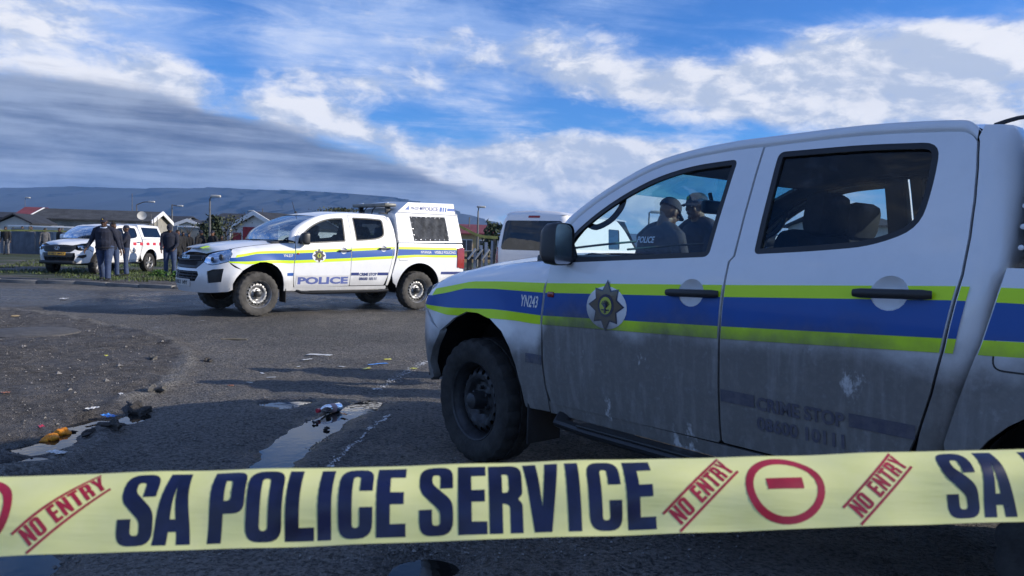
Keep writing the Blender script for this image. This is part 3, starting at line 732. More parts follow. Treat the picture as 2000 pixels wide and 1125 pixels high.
def markings(root, L, P, pref):
    fn = lambda s, z, off=0.0: skin(s, z, off, -1)
    archf = [(a, b_-.0) for a, b_ in ARCH_F] + [(-.6, .3), (.43, .3)]
    archr = [(RX+.478*math.cos(t), .405+.478*math.sin(t)) for t in np.linspace(math.pi, 0, 16)] + [(3.6, .2), (2.6, .2)]
    cup = ellipse(1.511, 1.087, .064, .060); cup2 = ellipse(2.318, 1.138, .064, .061)
    fwing = lambda z: interp(z, [(.85, -.50), (.885, -.545), (1.03, -.462), (1.06, -.42)])
    spans = [('wing', fwing, lambda z: edge_x([(a-.010, b_) for a, b_ in DOOR_F], z), [archf]),
             ('door_f', lambda z: edge_x([(a+.006, b_) for a, b_ in DOOR_F], z), lambda z: edge_x(B_LINE, z)-.003, [cup]),
             ('door_r', lambda z: edge_x(B_LINE, z)+.013, lambda z: edge_x(C_LINE, z)-.003, [cup2]),
             (None, lambda z: edge_x(C_LINE, z)+.013, lambda z: edge_x(C_LINE, z)+.038, []),
             ('bed', lambda z: edge_x([(2.648, 1.19), (2.630, 1.10), (2.605, .99), (2.55, .80), (2.515, .66)], z)+.004, lambda z: 3.97 if z > .79 else 4.12, [archr])]
    for (lo, hi, mat, nm) in ((Y1B, Y1T, P['yel'], 'lime_stripe'), (Y2T, Y1B, P['blu'], 'blue_stripe'), (Y2B, Y2T, P['yel'], 'lime_stripe')):
        for key, xa, xb, holes in spans:
            par = L[key, -1] if key else root
            zl, zh = interp(xa(1.0), lo), interp(xa(1.0), hi)
            a0, a1 = xa(zl), xa(zh); zl2, zh2 = interp(xb(1.0), lo), interp(xb(1.0), hi); b0, b1 = xb(zl2), xb(zh2)
            if key == 'wing' and hi is Y1T: a0, a1 = -.40, -.36
            bot = [(x, interp(x, lo)+.0004) for x in np.linspace(a0, b0, max(2, int(abs(b0-a0)/.06)))]
            tp = [(x, interp(x, hi)-.0004) for x in np.linspace(b1, a1, max(2, int(abs(b1-a1)/.06)))]
            panel(nm, bot + tp, mat, par, fn, holes, off=.0032, rim=0, step=.045)
    # the star on the front door
    D1 = L['door_f', -1]; c = (1.043, .995)
    panel('badge_ground', [(c[0]+.126*math.cos(t), c[1]-.010+.100*math.sin(t)) for t in np.linspace(0, 2*math.pi, 28, endpoint=False)], P['body'], D1, fn, off=.0050, rim=0, step=.05)
    def star(r0, r1, ph=math.pi/2, n=8, kx=.92):
        out = []
        for k in range(n*2):
            t = ph + math.pi*k/n; r = (r0 if k % 4 == 0 else r0*.93) if k % 2 == 0 else r1
            out.append((c[0]+r*kx*math.cos(t), c[1]+r*math.sin(t)))
        return out
    for nm, o_, mat, off in (('badge_edge', star(.122, .078), P['navy'], .0066), ('badge_star', star(.110, .070), P['brown'], .0080), ('badge_ring', ellipse(c[0], c[1], .050, .054), P['navy'], .0094), ('badge_centre', ellipse(c[0], c[1], .037, .041), P['gold'], .0108)):
        panel(nm, o_, mat, D1, fn, off=off, rim=0, step=.05)
    fg = MB()
    for k in range(7):
        t = math.radians(-60+20*k); fg.tube([fn(c[0], c[1]-.012, .0125), fn(c[0]+.028*math.sin(t), c[1]-.004+.030*math.cos(t), .0125)], .0022, 5)
    fg.tube([fn(c[0]-.022, c[1]-.02, .0125), fn(c[0]+.022, c[1]-.02, .0125)], .003, 5); fg.tube([fn(c[0], c[1]-.034, .0125), fn(c[0], c[1]-.01, .0125)], .005, 5)
    fg.build('badge_device', P['navy'], D1)
    # lower blue line, telephone number
    for key, x0, x1 in (('wing', .478, .590), ('door_r', 1.668, 1.822), ('door_r', 2.20, 2.425), ('bed', 3.60, 4.12)):
        dz_ = 0 if key != 'bed' else .01
        panel('blue_line', [(x0, .653+dz_), (x1, .653+dz_), (x1, .703+dz_), (x0, .703+dz_)], P['ink'] if key != 'wing' else P['blu'], L[key, -1], fn, off=.0032, rim=0, step=.05)
    lettering('crime_stop_text', 'CRIME STOP', P['ink'], L['door_r', -1], fn, (1.832, .645), .055, .352, .035)
    lettering('telephone_number', '08600 10111', P['ink'], L['door_r', -1], fn, (1.832, .566), .055, .352, .035)
def canopy(root, body, number, ink, blu):
    """white load-bed canopy with a tarpaulin side window and a stepped roof band"""
    out = [(2.690, 1.250), (4.165, 1.275), (4.065, 1.815), (4.010, 2.030), (2.945, 2.005), (2.640, 1.775)]
    def fnc(side):
        return lambda a, b_, off=0.0: Vector((a, side*(.845 - .10*(b_-1.25)/.78 - (.022 if b_ > 1.815 else 0) + off), b_))
    win = [(2.945, 1.745), (3.770, 1.762), (3.850, 1.300), (3.030, 1.285)][::-1]
    low = [(2.690, 1.250), (4.165, 1.275), (4.067, 1.812), (2.690, 1.812), (2.640, 1.775)]; uppr = [(2.70, 1.818), (4.064, 1.818), (4.010, 2.030), (2.945, 2.005)]
    V, F = [], []
    root_c = None
    for side in (-1, 1):
        fn = fnc(side); fl = side > 0
        s_ = panel('canopy_side', low, body, root, fn, [win], step=.10, flip=fl, rim=.03)
        panel('canopy_band', uppr, body, s_, fn, step=.12, flip=fl, rim=.03)
        lg = MB(); lg.tube([fn(2.70, 1.815, .006), fn(4.066, 1.815, .006)], .011, 6); lg.build('canopy_ledge', body, s_)
        # crumpled tarpaulin
        nx, nz = 34, 20; V, F = [], []
        for i in range(nx+1):
            for j in range(nz+1):
                t, q = i/nx, j/nz
                xl = win[3][0] + (win[0][0]-win[3][0])*q if False else (3.030 + (2.945-3.030)*q)*(1-t) + (3.850 + (3.770-3.850)*q)*t
                zl = (1.285 + (1.745-1.285)*q)*(1-t) + (1.300 + (1.762-1.300)*q)*t
                ed = min(1, min(t, 1-t, q, 1-q)*10)
                V.append(fn(xl, zl, -.008 + ed*(.010*math.sin(t*23+2*math.sin(q*5))*(q**.6) + .005*math.sin(t*61+q*37) + .004*random.uniform(-1, 1)*(1.1-q))))
        F = [(i*(nz+1)+j, (i+1)*(nz+1)+j, (i+1)*(nz+1)+j+1, i*(nz+1)+j+1) for i in range(nx) for j in range(nz)]
        tp = mk('tarpaulin', V, F if side < 0 else [f[::-1] for f in F], TARP, s_)
        ey = MB()
        for t in np.linspace(.03, .97, 8): ey.ell(fn(3.03+.82*t, 1.312+.012*t, .012), (.011, .006, .011), nu=8, nv=5); ey.ell(fn(2.955+.81*t, 1.725+.016*t, .012), (.010, .006, .010), nu=8, nv=5)
        for q in (.25, .5, .75): ey.ell(fn(3.04-.07*q, 1.285+.45*q, .012), (.010, .006, .010), nu=8, nv=5); ey.ell(fn(3.83-.07*q, 1.30+.45*q, .012), (.010, .006, .010), nu=8, nv=5)
        ey.build('eyelets', CHROME, tp)['kind'] = 'stuff'
        rv = MB()
        for z in np.arange(1.30, 1.76, .065): rv.ell(fn(2.675+(1.775-z)*.0, z, .003), (.009, .005, .009), nu=8, nv=5)
        rv.build('rivets', body, s_)['kind'] = 'stuff'
        if side < 0:
            lettering('number_text', number, ink, s_, fn, (3.00, 1.872), .058, .19, .03)
            lettering('police_text', 'POLICE', ink, s_, fn, (3.27, 1.868), .082, .37, .04)
            panel('arrow_wedge', [(2.865, 1.868), (2.965, 1.868), (2.965, 1.945)], blu, s_, fn, off=.004, rim=0, step=.1)
            for x in (3.66, 3.735, 3.79): panel('blue_slash', [(x, 1.866), (x+(.055 if x < 3.7 else .03), 1.866), (x+(.075 if x < 3.7 else .05), 1.952), (x+.018, 1.952)], blu, s_, fn, off=.004, rim=0, step=.1)
            panel('blue_line', [(3.85, 1.885), (4.035, 1.888), (4.025, 1.942), (3.86, 1.940)], blu, s_, fn, off=.004, rim=0, step=.1)
            dt = MB(); dt.lathe([(0, -.001), (.028, -.001)], 12, c=fn(3.232, 1.905, .004)); dt.build('dot', ink, s_)
    fl_, fr_ = fnc(-1), fnc(1)
    path = [(2.690, 1.250), (2.640, 1.775), (2.70, 1.818), (2.945, 2.005), (4.010, 2.030), (4.065, 1.815), (4.165, 1.275)]
    rows = [[fl_(*p) + (fr_(*p)-fl_(*p))*t + Vector((0, 0, .03*math.sin(math.pi*t) if 0 < i < 6 else 0)) for t in np.linspace(0, 1, 7)] for i, p in enumerate(path)]
    V = [v for r in rows for v in r]; F = [(i*7+k, (i+1)*7+k, (i+1)*7+k+1, i*7+k+1) for i in range(6) for k in range(6)]
    o = mk('canopy_roof', V, F, body, root, True); smooth_by_angle(o, 25)
def lightbar(root, mat):
    b = MB(); b.box((2.655, 0, 1.945), (.26, 1.20, .062), .022); lb = b.build('light_bar', mat, root)
    for y in (-.48, .48):
        lg = MB(); lg.box((2.66, y, 1.85), (.10, .05, .14), .01); lg.build('light_bar_bracket', STEEL_DARK, lb); lg = MB(); lg.box((2.60, y, 1.785), (.24, .09, .02), .006); lg.build('light_bar_foot', STEEL_DARK, lb)
    for y in (-.1, .2): lg = MB(); lg.tube([(2.64, y, 1.92), (2.60, y+.05, 1.86), (2.56, y+.02, 1.78)], .010, 6); lg.build('light_bar_cable', STEEL_DARK, lb)
    dm = MB()
    for y in (-.45, .45): dm.lathe([(.05, 1.974), (.045, 1.99), (0, 1.998)], 16, 'Z', (2.655, y, 0))
    dm.build('light_bar_lamp', CHROME, lb)['kind'] = 'stuff'
TARP = pm('tarpaulin', (.055, .060, .070), .80, var=.4, vs_=10, spec=.2)
BAR = pm('light_bar', (.16, .16, .145), .45, var=.2)
PLATE = pm('plate_white', (.62, .62, .60), .4, var=.1); PLATE_Y = pm('plate_amber', (.62, .33, .03), .45, var=.12)
RX = 3.02
near = tag(empty('police_pickup', (.4722, 4.9534, 0), -.8631), 'large white police pickup with lime and blue stripes, doors dark with dirt and painted ground reflection, nearest the tape', 'pickup truck', 'white police pickups')
PN = police_mats('near', .93, .955, .85); PN.update(rim=STEEL_DARK, tyre=TYRE)  # near rims use the darker steel: shade put into their colour
LN = pickup(near, PN, dict(glass_f=GLASS, glass_r=glass('near_rear_glass', (.70, .79, .82), .8), step=.045, steer=-.06, grille_mat=STEEL_DARK))
markings(near, LN, PN, 'near')
fnl = lambda s, z, off=0.0: skin(s, z, off, -1)
lettering('unit_number', 'YN243', PN['wht'], LN['wing', -1], fnl, (.432, .945), .062, .135, .02, off=.005, shear=.16)
lettering('service_text', 'DIE', PN['ink'], LN['bed', -1], fnl, (2.735, 1.136), .024, .055, .03, off=.005)
canopy(near, PN['body'], 'YN-243', PN['ink'], PN['blu'])
rg = MB(); rg.tube([(2.50+.12*i/8 - .30*0, -.58 + .50*i/8, 1.725 + .045*math.sin(math.pi*min(1, i/8*1.0)) + .02*i/8) for i in range(9)], .008, 6); rg.build('aerial_cable', RUBBER, near)
RX = 3.095
mid = tag(empty('police_pickup', (-4.6759, 12.9626, 0), .7256), 'sunlit white police pickup with tall canopy and roof light bar, parked across the wet road', 'pickup truck', 'white police pickups')
PM = police_mats('mid', .40, .60, .3); PM.update(rim=STEEL, tyre=TYRE_DUSTY)
LM = pickup(mid, PM, dict(glass_f=GLASS_TINT, glass_r=GLASS_TINT, glass_w=glass('mid_windscreen', (.45, .55, .60), .55), step=.06, steer=.10, plate='YN 128 B', plate_mat=PLATE, grille_mat=STEEL_DARK, handle=STEEL_DARK))
markings(mid, LM, PM, 'mid'); canopy(mid, PM['body'], 'YN-237', PM['ink'], PM['blu']); lightbar(mid, BAR)
panel('text_ground', [(.645, .492), (1.640, .492), (1.640, .655), (.645, .655)], pm('faded_vinyl', (.60, .60, .61), .5, var=.08), LM['door_f', -1], fnl, off=.0032, rim=0, step=.06)
lettering('police_text', 'POLICE', pm('police_print', (.10, .135, .36), .5), LM['door_f', -1], fnl, (.672, .508), .125, .94, .045, off=.0055)
lettering('unit_number', 'YN-237', PM['wht'], LM['wing', -1], fnl, (.405, .965), .045, .165, .02, off=.005)
lettering('service_text', 'S.A POLICE SERVICE  10111', PM['ink'], LM['bed', -1], fnl, (2.98, 1.193), .026, .80, .02, off=.004)
lettering('service_text', 'VISIBLE POLICING', PM['wht'], LM['bed', -1], fnl, (3.44, 1.058), .050, .50, .02, off=.005)
lettering('station_text', 'NYANGA', PM['wht'], LM['bed', -1], fnl, (3.13, 1.058), .050, .24, .02, off=.005)
wh = MB(); wh.tube([(1.05, 0.0, 1.735), (1.02, 0, 1.82), (.985, 0, 1.93)], [.006, .005, .004], 6); wh.lathe([(.03, 0), (.022, .02), (0, .035)], 12, 'Z', (1.055, 0, 1.725)); wh.build('whip_aerial', PLASTIC, mid)
# flags on the bonnet: dark blue and lime vinyl
def bon(a, b_, off=0.0):
    zc = interp(a, [(-.84, 1.0), (-.78, 1.045), (-.70, 1.085), (-.55, 1.125), (-.3, 1.172), (0, 1.208)]); ze = interp(a, [(-.84, .985), (-.6, 1.035), (-.4, 1.075), (-.3, 1.10), (0, 1.145)])
    q = 1-min(1, abs(b_/.70))**2.6; return Vector((a, b_, ze + (zc-ze)*q + .012 + off))
panel('bonnet_flag', [(-.74, -.26), (-.54, -.26), (-.54, .28), (-.74, .28)], PM['navy'], mid, bon, off=.004, rim=0, step=.05)
panel('bonnet_flag', [(-.72, -.44), (-.60, -.44), (-.60, -.29), (-.72, -.29)], PM['yel'], mid, bon, off=.004, rim=0, step=.05)
# ------------------------------------------------------------------ ground
NT = {}
def vnoise(x, y, seed, scale):
    """smooth value noise on numpy arrays"""
    if seed not in NT: NT[seed] = np.random.RandomState(seed).rand(256, 256)
    T = NT[seed]
    x = x*scale + 1000.37; y = y*scale + 1000.81
    xi = np.floor(x).astype(int); yi = np.floor(y).astype(int); fx = x-xi; fy = y-yi
    fx = fx*fx*(3-2*fx); fy = fy*fy*(3-2*fy)
    t = lambda a, b_: T[a % 256, b_ % 256]
    return (t(xi, yi)*(1-fx) + t(xi+1, yi)*fx)*(1-fy) + (t(xi, yi+1)*(1-fx) + t(xi+1, yi+1)*fx)*fy
def fbm(x, y, seed, scale, octs=4):
    s = 0; a = 1; n = 0
    for o in range(octs): s = s + a*vnoise(x, y, seed+o, scale*2**o); n += a; a *= .5
    return s/n
def seg_dist(x, y, pts):
    d = np.full(x.shape, 1e9)
    for (x0, y0), (x1, y1) in zip(pts[:-1], pts[1:]):
        vx, vy = x1-x0, y1-y0; t = np.clip(((x-x0)*vx + (y-y0)*vy)/(vx*vx+vy*vy), 0, 1)
        d = np.minimum(d, np.hypot(x-x0-t*vx, y-y0-t*vy))
    return d
def in_poly(x, y, poly):
    c = np.zeros(x.shape, bool); n = len(poly); j = n-1
    for i in range(n):
        xi, yi = poly[i]; xj, yj = poly[j]
        c ^= ((yi > y) != (yj > y)) & (x < (xj-xi)*(y-yi)/(yj-yi+1e-12) + xi); j = i
    return c
G = lambda pts: [tuple(gp(u, v)[:2]) for u, v in pts]
RIDGE = G([(-400, 590), (0, 604), (135, 621), (270, 651), (320, 661), (365, 688), (368, 705), (338, 749), (294, 769), (236, 796), (215, 830), (180, 862), (90, 915)]) + [(-3.2, 3.2), (-3.6, 2.2), (-4.0, .8), (-4.4, -6)]
SIDEWALK = RIDGE + [(-60, -6), (-60, 13)]
KERB = G([(-500, 536), (-200, 542), (0, 548), (150, 553), (340, 563)]) + [(-4.0, 19.2), (0.0, 20.5), (8, 22.5), (20, 25)]
VERGE = KERB + [(20, 3000), (-3000, 3000), (-3000, KERB[0][1])]
PUD = {  # centre lines and half widths of the hollows that hold water
    'A': (G([(80, 872), (140, 838), (200, 822), (245, 812)]), .085), 'B': (G([(535, 783), (560, 787), (585, 780)]), .085),
    'C': (G([(400, 1010), (470, 955), (522, 905), (580, 862), (632, 822), (688, 796), (722, 782)]), .098), 'D': (G([(60, 905), (20, 912)]), .06), 'E': (G([(-40, 1104), (30, 1102)]), .13), 'F': (G([(800, 1120), (822, 1098)]), .10)}
def base_z(x, y):
    t = np.clip((y-16)/12, 0, 1); return -.25*t*t*(3-2*t)
def ground_z(x, y):
    x = np.asarray(x, float); y = np.asarray(y, float)
    near_ = np.clip(1-(np.hypot(x, y-6)-16)/14, 0, 1)
    side_ = in_poly(x, y, SIDEWALK)
    dr = seg_dist(x, y, RIDGE)
    z = base_z(x, y) + near_*.014*(fbm(x, y, 11, .55, 3)-.5)*2
    z = z + near_*np.where(side_, .026, .010)*(fbm(x, y, 21, 3.2, 4)-.5)*2 + near_*.011*(fbm(x, y, 31, 9, 2)-.5)*2
    z = z + np.where(side_, .035*np.clip(dr/.25, 0, 1), 0) + near_*.075*np.exp(-(dr/.10)**2)*(fbm(x, y, 41, 2.0, 2)*1.5-.15)
    for nm, (cl, w) in PUD.items():
        dep = .085 if nm in 'AD' else .050
        d = seg_dist(x, y, cl) + .16*(fbm(x, y, 51, 2.4, 4)-.5)
        z = z - dep*np.exp(-(np.clip(d, 0, 9)/(w*1.6))**2)
    # ruts in the road where water lies in the background
    z = z + np.where(in_poly(x, y, VERGE), .10, 0)*np.clip(seg_dist(x, y, KERB)/.5, 0, 1)
    for wx, wy in WHEELS:       # firm footing where tyres and feet stand
        k = np.exp(-(np.hypot(x-wx, y-wy)/.35)**2); z = z*(1-k) + (base_z(x, y)-.004)*k
    return z
def veh(o, lx, ly): p = Matrix.Translation(o.location) @ Matrix.Rotation(o.rotation_euler.z, 4, 'Z') @ Vector((lx, ly, 0)); return (p.x, p.y)
WHEELS = [veh(o, lx, ly) for o in (near, mid) for lx in (0, 3.095 if o is mid else 3.02) for ly in (-.785, .785)]
def axis(a0, a1, fine0, fine1, h, grow=1.13, lim=3000):
    L = list(np.arange(fine0, fine1, h)); s = h; v = L[-1]
    while v < a1: s *= grow; v += s; L.append(v)
    s = h; v = L[0]; pre = []
    while v > a0: s *= grow; v -= s; pre.append(v)
    return np.array(pre[::-1] + L)
gx = axis(-6000, 6000, -5.2, 1.2, .036, 1.06); gy = axis(-200, 9000, 2.6, 8.6, .036, 1.035)
XX, YY = np.meshgrid(gx, gy, indexing='ij'); ZZ = ground_z(XX, YY)
nx, ny = XX.shape
V = np.stack([XX.ravel(), YY.ravel(), ZZ.ravel()], 1)
I = np.arange(nx*ny).reshape(nx, ny)
F = np.stack([I[:-1, :-1].ravel(), I[1:, :-1].ravel(), I[1:, 1:].ravel(), I[:-1, 1:].ravel()], 1)
me = bpy.data.meshes.new('ground'); me.from_pydata(V.tolist(), [], F.tolist()); me.polygons.foreach_set('use_smooth', [True]*len(me.polygons))
sw_ = in_poly(XX, YY, SIDEWALK); dr = seg_dist(XX, YY, RIDGE); vg = in_poly(XX, YY, VERGE); dk_ = seg_dist(XX, YY, KERB)
dirt = np.where(sw_, .75+.25*np.clip(dr/.3, 0, 1), np.clip(1-dr/.45, 0, 1)*.7)
dirt = np.maximum(dirt, np.where(vg, np.clip(dk_/.3, 0, 1), 0))
# standing wet: a film on the far lane, in ruts and round each hollow
wet = np.exp(-((YY-15.2-.10*(XX+8))/2.6)**2)*np.where(vg | sw_, 0, 1)*np.clip((6-XX)/6, 0, 1)
for nm, (cl, w) in PUD.items(): wet = np.maximum(wet, .9*np.exp(-(seg_dist(XX, YY, cl)/(w*3))**2))
wet = np.maximum(wet, .55*np.exp(-((XX-.05-(YY-4)*.1)/1.3)**2)*np.exp(-((YY-3.6)/1.9)**2))
grass = np.where(vg, np.clip((dk_-1.2)/1.0, 0, 1), 0)*np.clip((fbm(XX, YY, 77, .35, 3)-.30)*4, 0, 1)
ridge_a = np.exp(-(dr/.13)**2)*np.clip(1-(np.hypot(XX, YY-6)-16)/14, 0, 1)*(.5+fbm(XX, YY, 45, 1.5, 3))
for nm, arr in (('ridge', ridge_a), ('dirt', dirt), ('wet', wet), ('grass', grass)):
    a = me.attributes.new(nm, 'FLOAT', 'POINT'); a.data.foreach_set('value', arr.ravel().astype(np.float32))
m, ng, b = new_mat('ground'); geo = ng.node('ShaderNodeNewGeometry').outputs['Position']
at_ = lambda n: ng.node('ShaderNodeAttribute', attribute_name=n).outputs['Fac']
agg = ng.vor(geo, 95); agg2 = ng.vor(geo, 42); n1 = ng.noise(geo, 1.1, 6, .65); n2 = ng.noise(geo, 9, 6, .7); n3 = ng.noise(geo, 60, 4, .7)
chip = ng.node('ShaderNodeTexVoronoi'); ng.put(chip.inputs['Vector'], geo); chip.inputs['Scale'].default_value = 80
cc = ng.xyz(chip.outputs['Color'])[0]
mid_ = ng.noise(geo, 38, 3, .7); big_ = ng.noise(geo, .45, 5, .6)
asph = ng.mix(ng.ramp(cc, .0, 1.0), (.050, .049, .048), (.225, .215, .203))
asph = ng.mix(ng.ramp(mid_, .42, .66), asph, (.27, .258, .242))
asph = ng.mix(ng.ramp(mid_, .46, .30), asph, (.020, .020, .021))
asph = ng.mix(1.0, asph, ng.mix(ng.ramp(big_, .3, .7), (.85, .84, .83), (1.50, 1.45, 1.38)), 'MULTIPLY')
asph = ng.mix(ng.ramp(n1, .35, .7), asph, ng.mix(.35, asph, (.085, .082, .078)))
soil = ng.mix(ng.ramp(n2, .3, .7), (.068, .061, .055), (.215, .195, .174)); soil = ng.mix(ng.ramp(mid_, .48, .30), soil, (.022, .019, .017)); soil = ng.mix(ng.ramp(n3, .55, .75), soil, (.22, .20, .175))
dm_ = ng.ramp(ng.m('ADD', at_('dirt'), ng.m('MULTIPLY', ng.m('SUBTRACT', n2, .5), .9)), .25, .75)
col = ng.mix(dm_, asph, soil)
col = ng.mix(ng.ramp(ng.m('ADD', at_('ridge'), ng.m('MULTIPLY', ng.m('SUBTRACT', n2, .5), 1.0)), .45, .95, 0, .9), col, ng.mix(ng.ramp(mid_, .35, .65), (.15, .14, .125), (.36, .34, .31)))
grit = ng.ramp(ng.noise(geo, 130, 2, .5), .70, .74)
col = ng.mix(ng.m('MULTIPLY', grit, .7), col, (.24, .22, .20))
gr_ = ng.ramp(ng.m('ADD', at_('grass'), ng.m('MULTIPLY', ng.m('SUBTRACT', n2, .5), 1.0)), .35, .65)
col = ng.mix(gr_, col, ng.mix(ng.ramp(n3, .3, .7), (.030, .050, .014), (.085, .105, .035)))
wv = ng.m('ADD', at_('wet'), ng.m('MULTIPLY', ng.m('SUBTRACT', ng.noise(geo, 1.6, 5, .6), .5), .55))
wm = ng.ramp(wv, .25, .8)
dampn = ng.ramp(n1, .40, .62)
col = ng.mix(ng.m('MULTIPLY', wm, .55), col, ng.mix(1.0, col, (.35, .35, .37), 'MULTIPLY'))
ng.put(b.inputs['Base Color'], col)
rg_ = ng.m('SUBTRACT', ng.m('SUBTRACT', .80, ng.m('MULTIPLY', dampn, .22)), ng.m('MULTIPLY', wm, .42))
ng.put(b.inputs['Roughness'], ng.m('MAXIMUM', rg_, .12)); b.inputs['Specular IOR Level'].default_value = .45
hgt = ng.m('ADD', ng.m('MULTIPLY', agg, -.7), ng.m('ADD', ng.m('MULTIPLY', n3, .9), ng.m('MULTIPLY', agg2, -.5)))
ng.put(b.inputs['Normal'], ng.bump(hgt, .03, 1.0, ng.bump(ng.noise(geo, 24, 6, .72), .07, 1.0)))
me.materials.append(m)
ground = bpy.data.objects.new('ground', me); COL.objects.link(ground); ground['kind'] = 'structure'
# water lying in the hollows
m, ng, b = new_mat('water'); geo = ng.node('ShaderNodeNewGeometry').outputs['Position']
b.inputs['Base Color'].default_value = (.012, .012, .011, 1); b.inputs['Roughness'].default_value = .02; b.inputs['IOR'].default_value = 1.33; b.inputs['Specular IOR Level'].default_value = .75
ng.put(b.inputs['Normal'], ng.bump(ng.noise(geo, 14, 2), .002, .25)); WATER = m
for nm, (cl, w) in PUD.items():
    xs = [c[0] for c in cl]; ys = [c[1] for c in cl]; e = .40
    x0, x1, y0, y1 = min(xs)-e, max(xs)+e, min(ys)-e, max(ys)+e
    pts = densify([(x0, y0), (x1, y0), (x1, y1), (x0, y1)], .3)
    lvl = float(base_z(np.array([xs[0]]), np.array([ys[0]]))[0]) - .026
    if nm in 'AD': lvl += .016
    pts = [(cl[0][0], cl[0][1])]
    th = np.linspace(0, 2*math.pi, 36, endpoint=False)
    # outline: capsule round the hollow
    cx, cy = sum(xs)/len(xs), sum(ys)/len(ys); out = []
    for t in th:
        r = .02
        while r < 3 and float(seg_dist(np.array([cx+r*math.cos(t)]), np.array([cy+r*math.sin(t)]), cl)[0]) < w*2.4: r += .02
        out.append((cx+r*math.cos(t), cy+r*math.sin(t), lvl))
    o = mk('puddle', out, [tuple(range(36))], WATER, None, False); o['kind'] = 'structure'
# ------------------------------------------------------------------ people
SKIN = pm('skin', (.075, .038, .024), .55, var=.18, vs_=20); SKIN2 = pm('skin_warm_sunlit', (.16, .075, .045), .55, var=.15, vs_=20)
NAVY = pm('navy_cloth', (.011, .014, .030), .85, var=.3, vs_=14, bump=.004, bs=35); SLATE = pm('slate_trousers', (.040, .062, .125), .9, var=.22, vs_=12, bump=.004, bs=30)
BLACKC = pm('black_cloth', (.012, .012, .014), .9, var=.3, vs_=14, bump=.004, bs=35); GREYC = pm('grey_cloth', (.10, .10, .11), .9, var=.25, vs_=10, bump=.004, bs=30)
SHIRT = pm('pale_blue_shirt', (.50, .58, .72), .8, var=.1); BOOT = pm('boot_leather', (.014, .013, .013), .45, var=.25); CAMO = pm('print_trousers', (.12, .12, .13), .9, var=.85, vs_=30)
EYEW = pm('eye_white', (.6, .58, .55), .3, var=.05); HAIR = pm('short_hair', (.010, .009, .008), .95, var=.3, bump=.004, bs=160); GOLD = pm('gold_braid', (.55, .38, .06), .45, var=.2)
def remesh(mb, voxel, name, mat, parent, it=4):
    me = bpy.data.meshes.new('tmp'); me.from_pydata([tuple(v) for v in mb.V], [], mb.F); me.update()
    o = bpy.data.objects.new('tmp', me); COL.objects.link(o)
    r = o.modifiers.new('r', 'REMESH'); r.mode = 'VOXEL'; r.voxel_size = voxel
    s = o.modifiers.new('s', 'SMOOTH'); s.iterations = it; s.factor = .5
    dg = bpy.context.evaluated_depsgraph_get(); dg.update()
    m2 = bpy.data.meshes.new_from_object(o.evaluated_get(dg)); bpy.data.objects.remove(o); bpy.data.meshes.remove(me)
    m2.name = name; m2.materials.clear(); m2.materials.append(mat); m2.polygons.foreach_set('use_smooth', [True]*len(m2.polygons))
    ob = bpy.data.objects.new(name, m2); COL.objects.link(ob); ob.parent = parent; return ob
